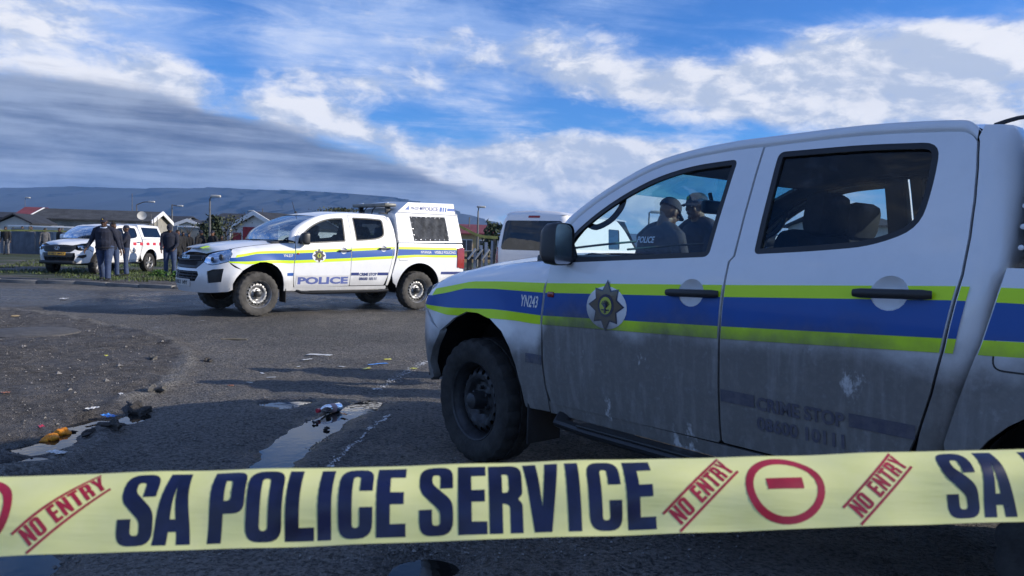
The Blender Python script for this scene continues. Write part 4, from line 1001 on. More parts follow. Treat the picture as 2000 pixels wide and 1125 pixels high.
def person(label, loc, face, H=1.75, build=1.0, pose=None, top=NAVY, legs=SLATE, cap=NAVY, skin_m=SKIN, near_=False, group=None, collar=None, badge=False):
    """faces -Y at face=0; pose: legs/arms as (forward, out, bend) in degrees"""
    p = dict(ll=(3, 3, 4), rl=(-2, 3, 3), la=(4, 9, 14), ra=(2, 9, 12), lean=2, head=(0, 0))
    p.update(pose or {}); R = math.radians
    root = empty('person', loc, face); tag(root, label, 'person', group)
    vx = .009 if near_ else .017
    hip_z = .525*H
    lean = R(p['lean']); TM = Matrix.Rotation(lean, 4, 'X')      # lean forwards about the hips
    tw = lambda v: Vector((0, 0, hip_z)) + TM @ Vector(v)
    dirv = lambda fwd, out, sg: Vector((sg*math.sin(R(out)), -math.sin(R(fwd))*math.cos(R(out)), -math.cos(R(fwd))*math.cos(R(out))))
    feet = []; J = {}
    for k, sg in (('ll', 1), ('rl', -1)):
        f, o_, bnd = p[k]; h = Vector((sg*.054*H*build**.5, 0, hip_z)); kn = h + dirv(f, o_, sg)*.245*H; an = kn + dirv(f-bnd, o_*.4, sg)*.235*H; J[k] = (h, kn, an); feet.append(an.z)
    dz_ = .045*H - min(feet)
    sh = {}
    for k, sg in (('la', 1), ('ra', -1)):
        f, o_, bnd = p[k]; s = tw((sg*.112*H*(build*.4+.6), 0, .270*H)); inn = p.get(k+'_in', 0)
        u = TM.to_3x3() @ dirv(f, o_, sg); e_ = s + u*.172*H
        fo = TM.to_3x3() @ dirv(f+bnd, o_ - inn, sg); w_ = e_ + fo*.150*H; sh[k] = (s, e_, w_, fo)
    Z = Vector((0, 0, dz_)); up_ = lambda v: v + Z
    b = build
    body, jk, tr, bts = MB(), MB(), MB(), []
    # trousers
    for k, sg in (('ll', 1), ('rl', -1)):
        h, kn, an = [up_(q) for q in J[k]]
        tr.tube([h + Vector((0, 0, .02*H)), h*.5 + kn*.5, kn, kn*.45 + an*.55, an + Vector((0, .004, -.012*H))], [.060*H*b, .052*H*(b*.6+.4), .040*H*(b*.4+.6), .038*H*(b*.4+.6), .040*H*(b*.3+.7)], 12)
        bt = MB(); bts.append(bt); toe = an + Vector((0, -.075*H, -.026*H)); bt.tube([an + Vector((0, .028*H, -.018*H)), an + Vector((0, -.01*H, -.022*H)), toe, toe + Vector((0, -.025*H, -.003*H))], [.024*H, .027*H, .023*H, .012*H], 10, flat=.8, up=(0, 0, 1)); bt.tube([an + Vector((0, .004*H, .02*H)), an + Vector((0, 0, -.03*H))], .026*H, 10)
    tr.ell(up_(Vector((0, .004*H, hip_z+.01*H))), (.098*H*b, .072*H*b, .065*H))
    # jacket: torso, shoulders, sleeves
    pts = [tw((0, 0, q*H)) for q in (-.035, .03, .10, .18, .25, .295, .325)]; rad = [.098*H*b, .100*H*b, .101*H*b, .108*H*(b*.7+.3), .110*H*(b*.6+.4), .085*H*(b*.4+.6), .042*H]
    jk.tube([up_(q) for q in pts], rad, 16, flat=.70 if b < 1.15 else .82, up=(0, 1, 0))
    if b > 1.15: jk.ell(up_(tw((0, -.035*H, .08*H))), (.092*H*b, .065*H*b, .10*H))
    for k, sg in (('la', 1), ('ra', -1)):
        s, e_, w_, fo = sh[k]; s, e_, w_ = up_(s), up_(e_), up_(w_)
        jk.tube([up_(tw((sg*.022*H, .004*H, .318*H))), up_(tw((sg*.066*H, .004*H, .300*H))), s, s*.5 + e_*.5, e_, e_*.5 + w_*.5, w_ - fo*.01*H], [.036*H, .042*H, .043*H*(b*.4+.6), .038*H*(b*.5+.5), .031*H*(b*.4+.6), .027*H*(b*.4+.6), .025*H], 10)
        body.tube([up_(tw((0, 0, .27*H))), s, e_, w_], [.03*H, .026*H, .022*H, .017*H], 8)
        # hand: palm, four curled fingers, thumb
        palm = w_ + fo*.028*H; side_v = Vector((0, -1, 0)) - fo*(-fo.y); side_v = side_v.normalized() if side_v.length > .2 else Vector((sg, 0, 0)); inw = fo.cross(side_v).normalized()*sg
        M = Matrix((side_v, inw, fo)).transposed().to_4x4()
        body.ell(palm, (.024*H, .013*H, .030*H), M.to_3x3())
        if near_:
            for i, ln in enumerate((.040, .046, .044, .034)):
                r0 = palm + side_v*(.017-.0115*i)*H + fo*.022*H; r1 = r0 + fo*ln*.55*H + inw*.006*H; r2 = r1 + fo*ln*.35*H + inw*.016*H; body.tube([r0, r1, r2], [.0058*H, .0053*H, .0042*H], 7)
            t0 = palm + side_v*.020*H - fo*.012*H; body.tube([t0, t0 + side_v*.016*H + fo*.020*H + inw*.004*H, t0 + side_v*.018*H + fo*.040*H + inw*.012*H], [.0075*H, .0065*H, .005*H], 7)
        else: body.tube([palm, palm + fo*.045*H + inw*.012*H], [.020*H, .012*H], 8, flat=.6)
    # head
    yaw, nod = R(p['head'][0]), R(p['head'][1]); HM = TM @ Matrix.Rotation(yaw, 4, 'Z') @ Matrix.Rotation(nod, 4, 'X')
    hc = up_(tw((0, -.014*H, .396*H))); hp = lambda x, y, z: hc + (HM @ Vector((x*H, y*H, z*H)))
    M3 = HM.to_3x3()
    body.tube([up_(tw((0, .004*H, .26*H))), up_(tw((0, 0, .32*H))), hp(0, .008, -.03)], [.06*H, .036*H*(b*.3+.7), .034*H*(b*.3+.7)], 10)
    body.ell(hp(0, .008, .014), (.043*H, .053*H, .055*H), M3); body.ell(hp(0, -.014, -.022), (.035*H*(b*.3+.7), .036*H, .042*H), M3)
    body.tube([hp(0, -.046, .016), hp(0, -.058, -.008), hp(0, -.048, -.013)], [.006*H, .0105*H, .008*H], 7)
    for sg in (1, -1): body.ell(hp(sg*.044, .008, .0), (.006*H, .013*H, .020*H), M3); body.ell(hp(sg*.017, -.045, .020), (.014*H, .006*H, .005*H), M3); body.ell(hp(sg*.024, -.036, -.012), (.012*H, .010*H, .012*H), M3)
    body.ell(hp(0, -.050, -.030), (.017*H, .007*H, .006*H), M3); body.ell(hp(0, -.042, -.052), (.013*H, .010*H, .010*H), M3)
    bo = remesh(body, vx if not near_ else .0065, 'body', skin_m, root, 2)
    jo = remesh(jk, vx, 'jacket', top, root); remesh(tr, vx, 'trousers', legs, root); [q.build('boot', BOOT, root) for q in bts]
    if near_:
        for sg in (1, -1):
            ey = MB(); ey.ell(hp(sg*.0175, -.0455, .006), (.0075*H, .004*H, .0042*H), M3); e_ = ey.build('eye', EYEW, bo)
            pu = MB(); pu.ell(hp(sg*.0175, -.0485, .006), (.0035*H, .002*H, .0036*H), M3); pu.build('iris', BLACKC, bo)
        bl = MB(); bl.tube([up_(tw((.10*H*b*math.cos(t), .072*H*b*math.sin(t)*(1.1 if b > 1.15 else 1), .0*H))) for t in np.linspace(0, 2*math.pi, 24)], .010*H, 6, cap=False); bl.build('belt', BLACKC, root)
        zp = MB(); zp.tube([up_(tw((0, -.080*H*b, q*H))) for q in (.02, .10, .18)] + [up_(tw((0, -.070*H*b, .255*H)))], .003*H, 5); zp.build('zip', GREYC, jo)
    if collar:
        cl = MB(); cl.tube([up_(tw((.047*H*math.cos(t), -.006*H+.047*H*math.sin(t), .318*H + .016*H*math.sin(t)))) for t in np.linspace(0, 2*math.pi, 20)], .012*H, 7, cap=False, flat=1.5)
        for sg in (1, -1): cl.tube([up_(tw((sg*.03*H, -.045*H, .308*H))), up_(tw((sg*.016*H, -.066*H, .27*H)))], [.016*H, .006*H], 6)
        cl.build('collar', collar, root)
    if badge:
        bd = MB(); bd.ell(up_(tw((-.055*H, -.078*H, .235*H))), (.014*H, .006*H, .012*H)); bd.build('chest_badge', GOLD, jo)
        nt = MB(); nt.box(up_(tw((.055*H, -.080*H, .235*H))), (.04*H, .006*H, .008*H)); nt.build('name_strip', GREYC, jo)
    if cap is not None:
        cm = MB(); V, F = [], []; n = 18
        for j in range(7):
            ph = math.pi/2*j/6
            for i in range(n):
                th = 2*math.pi*i/n; V.append(hp(.050*math.cos(th)*math.cos(ph)**.8, .008 + .061*math.sin(th)*math.cos(ph)**.8, .022 + .052*math.sin(ph)))
        F = [(j*n+i, j*n+(i+1) % n, (j+1)*n+(i+1) % n, (j+1)*n+i) for j in range(6) for i in range(n)]; cm.add(V, F)
        V, F = [], []
        for j in range(4):
            for i in range(11):
                a = -1+2*i/10; r = j/3; V.append(hp(.047*a, -.046*math.sqrt(max(0, 1-a*a*.85)) - .046*r*(1-.55*a*a), .024 - .012*r - .006*a*a))
        V += [v + Vector((0, 0, -.004*H)) for v in V[:44]]
        F = [(j*11+i, j*11+i+1, (j+1)*11+i+1, (j+1)*11+i) for j in range(3) for i in range(10)]; F += [tuple(44+q for q in f[::-1]) for f in F]; cm.add(V, F)
        co = cm.build('cap', cap, root, ang=50)
        if badge or near_: em = MB(); em.ell(hp(0, -.053, .045), (.010*H, .005*H, .010*H), M3); em.build('cap_badge', GOLD, co)
    else:
        hm = MB(); V, F = [], []; n = 18
        for j in range(7):
            ph = math.pi/2*j/6
            for i in range(n):
                th = 2*math.pi*i/n; V.append(hp(.0445*math.cos(th)*math.cos(ph), .010 + .055*math.sin(th)*math.cos(ph), .018 + (.004 if math.sin(th) < 0 else -.022)*math.cos(ph) + .054*math.sin(ph)))
        hm.add(V, [(j*n+i, j*n+(i+1) % n, (j+1)*n+(i+1) % n, (j+1)*n+i) for j in range(6) for i in range(n)]); hm.build('hair', HAIR, root)
    return root, tw, up_
def stand(u, y, extra=0.0):
    q = at(u, 500, y); return Vector((q.x, y, float(ground_z(np.array([q.x]), np.array([y]))[0]) + extra))
OFF = 'police officers in navy jackets'
WALK = dict(ll=(16, 3, 8), rl=(-10, 4, 14), la=(-12, 17, 16), ra=(10, 19, 22), lean=3)
person('heavily built officer in navy jacket and cap striding towards the road', stand(205, 20.1), .10, 1.68, 1.36, WALK, badge=True, near_=True, collar=SHIRT, group=OFF)
person('bareheaded officer looking right, standing just behind the heavy striding officer', stand(220, 24.6), .9, 1.78, 1.05, dict(head=(35, 0)), cap=None, skin_m=SKIN, group=OFF)
person('capped officer with folded arms beside the white car, turned to the left', stand(246, 26.0), -.95, 1.72, 1.02, dict(la=(28, 6, 95), ra=(28, 6, 95), la_in=62, ra_in=62, lean=-2), group=OFF)
person('capped officer in long navy jacket looking down, between the white car and police pickup', stand(332, 25.2), .25, 1.76, 1.12, dict(la=(14, 7, 42), ra=(12, 7, 30), la_in=22, ra_in=12, lean=5, head=(10, 22), ll=(6, 4, 6), rl=(-6, 4, 6)), group=OFF)
person('dark-clad bystander half hidden behind the officer who looks down', stand(345, 28.5), 1.1, 1.66, 1.0, dict(), top=BLACKC, legs=BLACKC, cap=None, skin_m=SKIN2)
far = [(357, 40, 1.66, .6, None, BLACKC, 'bystander in black, left of the pair seen beyond the police pickup bonnet'), (369, 41, 1.60, .2, None, BLACKC, 'shorter bystander in black, right of the pair seen beyond the police pickup bonnet'),
       (391, 34, 1.70, 1.0, NAVY, BLACKC, 'man with sunlit face and dark cap beyond the police pickup bonnet, nearer the tree'), (416, 34, 1.70, -.3, NAVY, BLACKC, 'capped man with sunlit face next to the lamp post beyond the police pickup'),
       (432, 37, 1.55, .4, None, BLACKC, 'hunched figure in black close to the police pickup windscreen'),
       (12, 46, 1.72, .2, None, BLACKC, 'man in black top and printed trousers at the far left by the fence'), (45, 52.5, 1.80, 0, None, GREYC, 'left one of two onlookers whose heads show above the iron fence'), (62, 52.5, 1.82, .3, None, GREYC, 'right one of two onlookers whose heads show above the iron fence'),
       (118, 43, 1.70, -.4, None, BLACKC, 'onlooker in dark jacket before the fence, left of the white car windscreen'), (88, 44.3, 1.66, .5, None, GREYC, 'onlooker in grey leaning on the sheet iron fence')]
for u, y, H, fc, cp_, tp_, lb in far:
    person(lb, stand(u, y), fc, H, 1.0, dict(lean=14 if 'hunched' in lb else 2), top=tp_, legs=CAMO if 'printed' in lb else BLACKC, cap=cp_, skin_m=SKIN2 if 'sunlit' in lb else SKIN, group='onlookers in the distance')  # sunlit faces take the lighter skin: sunlight put into the colour
r1, tw1, up1 = person('officer in peaked cap with POLICE across the back, bent over beyond the near pickup', stand(1262, 6.25) , 2.05, 1.73, 1.12, dict(lean=17, head=(8, 10), la=(30, 8, 40), ra=(30, 8, 40)), near_=True, badge=False, group=OFF)
lettering('back_print', 'POLICE', SHIRT, r1, lambda a, b_, off=0.0: up1(tw1((-a, .148 + off, b_))), (-.085, .37), .055, .22, .02, off=.004)
ep = MB(); ep.box(up1(tw1((.16, -.05, .50))), (.05, .10, .02), .005); ep.build('epaulette', GOLD, r1)
person('taller officer in navy cap facing left beyond the near pickup windscreen', stand(1366, 7.1), -1.1, 1.80, 1.08, dict(la=(20, 8, 50), ra=(14, 8, 30), lean=3), near_=True, group=OFF)
# ------------------------------------------------------------------ the other vehicles
WHITE_P = paint('clean_white_paint', (.80, .80, .80), .25, .45, .1); REDW = paint('red_vinyl', (.55, .02, .02), .1, .4)
def place_wheel(o, u, y, yaw, lx, ly):
    c, s = math.cos(yaw), math.sin(yaw); q = stand(u, y); o.rotation_euler = (0, 0, yaw); o.location = (q.x - (c*lx - s*ly), q.y - (s*lx + c*ly), float(base_z(np.array([y]), np.array([y]))[0]) + .085)
hx = tag(empty('white_pickup'), 'white pickup with red check band, black grille and amber number plate on the grass verge', 'pickup truck')
place_wheel(hx, 186, 26.6, 1.466, 0, -.785)
PH = dict(body=WHITE_P, rim=STEEL, tyre=TYRE, bumper=WHITE_P)
LH = pickup(hx, PH, dict(kind='civil', step=.085, alloy=True, glass_f=GLASS_DARK, glass_r=GLASS_DARK, glass_w=GLASS_TINT, plate='CPM 128 G', plate_mat=PLATE_Y, mirror=WHITE_P, handle=CHROME, steer=.25,
       grille=[(-.58, 1.0), (.58, 1.0), (.50, .86), (.44, .60), (-.44, .60), (-.50, .86)], lowg=[(-.50, .745), (.50, .745), (.54, .62), (.50, .46), (-.50, .46), (-.54, .62)],
       fog=[(.56, .60), (.66, .665), (.92, .70), (.95, .62), (.80, .56)], hl=[(.60, .90), (.72, .875), (.90, .885), (1.08, .915), (1.13, .98), (1.0, 1.0), (.80, .995), (.62, .985)]))
bb = MB(); bb.box((-.84, 0, .42), (.18, 1.25, .12), .04); bb.build('bull_bar', PLASTIC, hx)
for side in (-1, 1):      # canopy on the load bed with one long dark window each side
    fn = lambda a, b_, off=0.0, side=side: Vector((a, side*(.84-.16*(b_-1.25)/.55+off), b_))
    w_ = [(2.86, 1.33), (4.02, 1.33), (3.90, 1.69), (2.80, 1.70)]
    s_ = panel('canopy_side', [(2.70, 1.25), (4.16, 1.25), (3.98, 1.76), (2.62, 1.78)], WHITE_P, hx, fn, [w_], step=.12, rim=.02, flip=side > 0)
    panel('canopy_window', inset(w_, -.01), GLASS_DARK, s_, fn, off=-.01, rim=0, step=.2, flip=side > 0); panel('canopy_lining', inset(w_, -.03), TRIM, s_, fn, off=-.05, rim=0, step=.2, flip=side > 0)
cr_ = MB(); cr_.add([(2.62, -.685, 1.78), (2.62, .685, 1.78), (3.98, .69, 1.76), (3.98, -.69, 1.76), (4.16, -.84, 1.25), (4.16, .84, 1.25), (2.70, -.84, 1.25), (2.70, .84, 1.25), (3.3, -.5, 1.83), (3.3, .5, 1.83)], [(0, 1, 9, 8), (8, 9, 2, 3), (3, 2, 5, 4), (0, 6, 7, 1), (0, 8, 3), (1, 2, 9)]); cr_.build('canopy_roof', WHITE_P, hx)
rr = MB()
for y in (-.55, .55): rr.tube([(2.7, y, 1.86), (3.9, y, 1.86)], .02, 6)
rr.build('roof_bars', PLASTIC, hx)
for i, x in enumerate(np.arange(.70, 4.0, .215)):
    if i % 2 == 0: panel('red_check', [(x, 1.02), (x+.20, 1.02), (x+.20, 1.13), (x, 1.13)], REDW, hx, fnl, off=.006, rim=0, step=.08)
sp_ = MB(); em = [fnl(1.98+.16*math.cos(t), .84+.10*math.sin(t), .008) for t in np.linspace(2.6, 6.6, 14)]; sp_.tube(em, .010, 5); sp_.tube([fnl(1.9, .80, .008), fnl(2.0, .86, .008), fnl(2.08, .78, .008)], .010, 5); sp_.build('door_emblem', PLASTIC, LH['door_r', -1])
# a plain white pickup further on, seen through the near cab
ox = tag(empty('white_pickup'), 'plain white pickup seen through the rear side window of the near police pickup', 'pickup truck')
place_wheel(ox, 1515, 21.0, .35, 0, -.785); ox.location.z = -.06
pickup(ox, dict(body=WHITE_P, rim=STEEL, tyre=TYRE), dict(kind='civil', step=.10, glass_f=GLASS_DARK, glass_r=GLASS_DARK, glass_w=GLASS_TINT))
# ---- minibus, rear towards the camera. axes: x forwards from the tail, y left, z up
vn = tag(empty('white_van'), 'white van with wide dark rear window parked beyond the near police pickup bonnet', 'van')
VY = math.radians(63); q = stand(1036, 16.9); vn.location = (q.x, q.y, float(base_z(np.array([17.2]), np.array([17.2]))[0])); vn.rotation_euler = (0, 0, VY)
VW = [(.25, .86), (.45, .90), (.8, .92), (1.1, .915), (1.3, .89), (1.6, .845), (1.85, .79), (1.95, .74), (2.02, .60), (2.05, .40), (2.055, 0)]
def van_tail(z): return interp(z, [(.25, .02), (.5, -.03), (.7, -.02), (1.1, .0), (1.3, .03), (1.6, .075), (1.85, .12), (1.95, .16), (2.02, .26)])
def van(a, b_, off=0.0):      # a: distance round the body from the middle of the tail, right side positive
    w = interp(b_, VW) + off; r = .16; x0 = van_tail(b_); fl_ = w - r; s = abs(a); sg = 1 if a > 0 else -1
    if s <= fl_: return Vector((x0-off, -sg*s, b_))
    t = s - fl_; arc = r*math.pi/2
    if t <= arc: th = t/r; return Vector((x0 - off + r*(1-math.cos(th)), -sg*(fl_ + r*math.sin(th)), b_))
    return Vector((x0 + r + t - arc - off*0, -sg*w, b_))
rwin = rounded([(-.76, 1.16, .08), (.76, 1.16, .08), (.70, 1.82, .09), (-.70, 1.82, .09)])
brk = rounded([(-.14, 1.885, .015), (.14, 1.885, .015), (.14, 1.935, .015), (-.14, 1.935, .015)])
lampL = rounded([(.80, .78, .02), (.98, .78, .03), (.98, 1.18, .05), (.86, 1.22, .03)])
tail_o = [(-1.02, .42), (1.02, .42), (1.00, 1.2), (.93, 1.7), (.86, 1.955), (-.86, 1.955), (-.93, 1.7), (-1.00, 1.2)]
vt = panel('tailgate', tail_o, WHITE_P, vn, van, [rwin], step=.07)
panel('rear_window', inset(rwin, -.005), GLASS_DARK, vt, van, off=-.012, rim=0, step=.1); panel('window_lining', inset(rwin, -.02), TRIM, vt, van, off=-.10, rim=0, step=.15)
panel('brake_lamp', brk, RED_LENS, vt, van, off=.012, rim=.015, step=.06)
for sg in (1, -1): panel('tail_lamp', lampL if sg > 0 else [(-a, b_) for a, b_ in reversed(lampL)], RED_LENS, vt, van, off=.012, rim=.02, step=.06)
lettering('rear_text', 'QUANTUM', GREYC, vt, van, (-.12, 1.775), .03, .24, .01, off=.002)
LEN = 4.9
for sg in (1, -1):
    so_ = [(1.035, .35), (LEN+.4, .35), (LEN+.75, .8), (LEN+.72, 1.12), (LEN-.35, 1.72), (LEN-.9, 1.955), (.875, 1.955), (.945, 1.7), (1.015, 1.2)]
    wins = [rounded([(x0, 1.22, .06), (x1, 1.22, .06), (x1-.01, 1.72, .06), (x0+.01, 1.72, .06)]) for x0, x1 in ((3.33, 4.15),)]
    f2 = lambda a, b_, off=0.0, sg=sg: van(sg*a, b_, off)
    sd = panel('body_side', so_, WHITE_P, vn, f2, wins, step=.10, flip=sg < 0)
    for w_ in wins: panel('side_window', inset(w_, -.005), GLASS_DARK, sd, f2, off=-.012, rim=0, step=.2); panel('window_lining', inset(w_, -.02), TRIM, sd, f2, off=-.10, rim=0, step=.2)
rows = [[Vector((van_tail(1.955)+.004, y, 1.95)) for y in (-.74, -.66, -.5, 0, .5, .66, .74)]]
for x in np.linspace(0, LEN-.75, 9): rows.append([Vector((van_tail(min(z, 1.99))+.02 + x, y, z)) for y, z in [(-.74, 1.955), (-.66, 2.0), (-.5, 2.03), (0, 2.055), (.5, 2.03), (.66, 2.0), (.74, 1.955)]])
V = [v for r in rows for v in r]; mk('roof', V, [(i*7+k, (i+1)*7+k, (i+1)*7+k+1, i*7+k+1) for i in range(9) for k in range(6)], WHITE_P, vn)
fs = MB(); x1 = LEN-.2
fs.add([(x1-.5, -.70, 1.98), (x1-.5, .70, 1.98), (x1+.45, .82, 1.15), (x1+.45, -.82, 1.15)], [(0, 1, 2, 3)]); fs.build('windscreen', GLASS_DARK, vn)
fb = MB(); fb.box((x1+.42, 0, .75), (.5, 1.74, .80), .10); fb.box((LEN/2, 0, .42), (LEN, 1.6, .2), .03); fb.build('front_end', WHITE_P, vn)
bp2 = MB(); bp2.box((.0, 0, .50), (.16, 1.76, .22), .06); bp2.build('rear_bumper', PLASTIC, vn)
for lx in (1.0, LEN-.9):
    for s_ in (-1, 1): wheel(vn, lx, s_*.76, s_, STEEL, TYRE, R=.33)
# ------------------------------------------------------------------ police tape across the foreground
m, ng, b = new_mat('tape_film'); tc = ng.node('ShaderNodeTexCoord').outputs['Object']
nn_ = ng.noise(tc, 22, 5, .65)
smut = ng.ramp(ng.noise(tc, 11, 6, .75), .60, .74, 0, .35)
ng.put(b.inputs['Base Color'], ng.mix(smut, ng.mix(ng.ramp(nn_, .3, .7), (.87, .88, .36), (.91, .91, .43)), (.50, .47, .28)))
b.inputs['Roughness'].default_value = .26; b.inputs['Specular IOR Level'].default_value = .5
tr_ = ng.node('ShaderNodeBsdfTranslucent'); tr_.inputs[0].default_value = (.80, .80, .30, 1)
mx = ng.node('ShaderNodeMixShader'); mx.inputs[0].default_value = .22; ng.l.new(b.outputs[0], mx.inputs[1]); ng.l.new(tr_.outputs[0], mx.inputs[2]); ng.l.new(mx.outputs[0], ng.n['Material Output'].inputs[0])
ng.put(b.inputs['Normal'], ng.bump(ng.noise(ng.vm('MULTIPLY', tc, (1, 1, 9)), 6, 3), .004, .35))
TAPE = m; INK = pm('tape_ink', (.006, .010, .045), .30, var=.35, vs_=25); REDI = pm('tape_red', (.33, .012, .035), .35, var=.2, vs_=25)
BL, BR, TL, TR = at(0, 1087, .735), at(2000, 1018, .80), at(0, 930, .782), at(2000, 877, .847)
def tape_pt(t, v, off=0.0):
    Bm = BL + (BR-BL)*t; ax_ = (BR-BL).normalized(); Tp = TL + (TR-TL)*((Bm-TL).dot(ax_)/(TR-TL).dot(ax_)); up3 = (Tp-Bm); L = up3.length; n = (BR-BL).cross(up3).normalized()     # towards the camera
    if n.y > 0: n = -n
    vv = max(0.0, min(v, 1.0)); p = Bm + up3*vv + n*(.0145*math.sin(math.pi*min(1, vv**1.3)) + .0016*math.sin(t*17+v*5) + .0010*math.sin(t*41-v*9) + .0007*math.sin(t*61) + off)
    if v > 1: p = p - n*(v-1)*L*.9 - up3*(v-1)*.55
    return p
NTP = 260; vs_l = [0, .04, .1, .2, .3, .4, .5, .6, .7, .8, .88, .94, .98, 1.0, 1.03, 1.08, 1.16]
ts = np.linspace(-1.2, 2.3, NTP); V = [tape_pt(t, v) for t in ts for v in vs_l]; k = len(vs_l)
tape = mk('police_tape', V, [(i*k+j, (i+1)*k+j, (i+1)*k+j+1, i*k+j+1) for i in range(NTP-1) for j in range(k-1)], TAPE)
tag(tape, 'pale yellow SA POLICE SERVICE barrier tape stretched across the foreground', 'barrier tape')
GLY = {'S': ([(.50, .64), (.31, .64), (.31, .86, .05), (.19, .86, .05), (.19, .72, .06), (.50, .44, .12), (.50, 0, .2), (0, 0, .2), (0, .34), (.19, .34), (.19, .13, .05), (.31, .13, .05), (.31, .31, .06), (0, .60, .12), (0, 1, .2), (.5, 1, .2)], []),
       'A': ([(0, 0), (.12, 1), (.42, 1), (.54, 0), (.34, 0), (.325, .17), (.215, .17), (.20, 0)], [[(.232, .33), (.308, .33), (.27, .80)]]),
       'P': ([(0, 0), (0, 1), (.5, 1, .18), (.5, .38, .18), (.2, .38), (.2, 0)], [[(.2, .55), (.2, .84), (.3, .84, .05), (.3, .55, .05)]]),
       'O': ([(0, 0, .2), (0, 1, .2), (.52, 1, .2), (.52, 0, .2)], [[(.2, .14, .06), (.2, .86, .06), (.32, .86, .06), (.32, .14, .06)]]),
       'L': ([(0, 0), (0, 1), (.2, 1), (.2, .17), (.42, .17), (.42, 0)], []), 'I': ([(0, 0), (0, 1), (.2, 1), (.2, 0)], []),
       'C': ([(.5, .40), (.5, 0, .2), (0, 0, .2), (0, 1, .2), (.5, 1, .2), (.5, .62), (.31, .62), (.31, .86, .05), (.2, .86, .05), (.2, .14, .05), (.31, .14, .05), (.31, .40)], []),
       'E': ([(0, 0), (0, 1), (.42, 1), (.42, .83), (.2, .83), (.2, .60), (.40, .60), (.40, .43), (.2, .43), (.2, .17), (.43, .17), (.43, 0)], []),
       'R': ([(0, 0), (0, 1), (.5, 1, .18), (.5, .52, .1), (.43, .46, .03), (.5, .40, .08), (.5, 0), (.31, 0), (.31, .38, .05), (.2, .40), (.2, 0)], [[(.2, .55), (.2, .84), (.3, .84, .05), (.3, .55, .05)]]),
       'V': ([(0, 1), (.2, 1), (.27, .35), (.34, 1), (.54, 1), (.40, 0), (.14, 0)], []), 'N': ([(0, 0), (0, 1), (.17, 1), (.33, .48), (.33, 1), (.51, 1), (.51, 0), (.35, 0), (.18, .52), (.18, 0)], []),
       'T': ([(.14, 0), (.14, .83), (0, .83), (0, 1), (.48, 1), (.48, .83), (.34, .83), (.34, 0)], []), 'Y': ([(.17, 0), (.17, .4), (0, 1), (.2, 1), (.27, .62), (.34, 1), (.54, 1), (.37, .4), (.37, 0)], [])}
def px_of(P):
    d = P - Vector((0, 0, CAM_H)); x, y, z = d.x, d.y*cp + d.z*sp, -d.y*sp + d.z*cp; a, c = F_PX*x/y, -F_PX*z/y
    return 1000 + cr*a - sr*c
def t_of(u, v=.5):
    lo, hi = -2.0, 3.0
    for _ in range(40):
        md = (lo+hi)/2
        if px_of(tape_pt(md, v)) < u: lo = md
        else: hi = md
    return lo
UNIT = ((TL-BL).length + (TR-BR).length)/2/(BR-BL).length        # tape width in units of t
def print_on(name, outline, holes, mat, place, step=.07):
    V2, F, loops = cdt(outline, holes, step); used = sorted({i for f in F for i in f}); mp = {i: n for n, i in enumerate(used)}
    mk(name, [place(*V2[i]) for i in used], [tuple(mp[i] for i in f) for f in F], mat, tape, True)
def glyph(ch, uc, v0=.06, v1=.94, kx=.92, mat=None):
    o_, hs = GLY[ch]; w = max(p[0] for p in o_); h = v1-v0; t0 = t_of(uc)
    print_on('letter', rounded(o_), [rounded(q) for q in hs], mat or INK, lambda x, y: tape_pt(t0 + (x-w/2)*h*kx*UNIT, v0 + y*h, .00025))
for ch, uc in zip('SAPOLICESERVICE', (267, 339, 443, 516, 586, 634, 694, 764, 852, 923, 988, 1059, 1121, 1182, 1252)): glyph(ch, uc)
for ch, uc in zip('SAPOL', (1878, 1946, 2052, 2120, 2188)): glyph(ch, uc)
for uc in (-66, 1536):
    t0 = t_of(uc); pl = lambda x, y, t0=t0: tape_pt(t0 + x*UNIT, .5 + y, .00025)
    print_on('no_entry_ring', ellipse(0, 0, .50, .445, 40), [ellipse(0, 0, .405, .35, 36)], REDI, pl)
    print_on('no_entry_bar', [(-.23, -.02), (.23, -.02), (.23, .13), (-.23, .13)], [], REDI, pl)
for uc in (118, 1372, 1717):
    t0 = t_of(uc); a = math.radians(42); ca, sa = math.cos(a), math.sin(a)
    pl = lambda x, y, t0=t0: tape_pt(t0 + (x*ca - y*sa)*UNIT*.96, .49 + (x*sa + y*ca)*.96, .00025)
    for y0 in (-.165, .135): print_on('stamp_line', [(-.57, y0), (.57, y0), (.57, y0+.032), (-.57, y0+.032)], [], REDI, pl)
    x = -.50
    for ch in 'NO ENTRY':
        if ch == ' ': x += .09; continue
        o_, hs = GLY[ch]; w = max(p[0] for p in o_); s_ = .235
        print_on('stamp_letter', [(x + p[0]*s_*1.02, -.108 + p[1]*s_) for p in rounded(o_)], [[(x + p[0]*s_*1.02, -.108 + p[1]*s_) for p in rounded(q)] for q in hs], REDI, pl, .08); x += w*s_*1.02 + .022
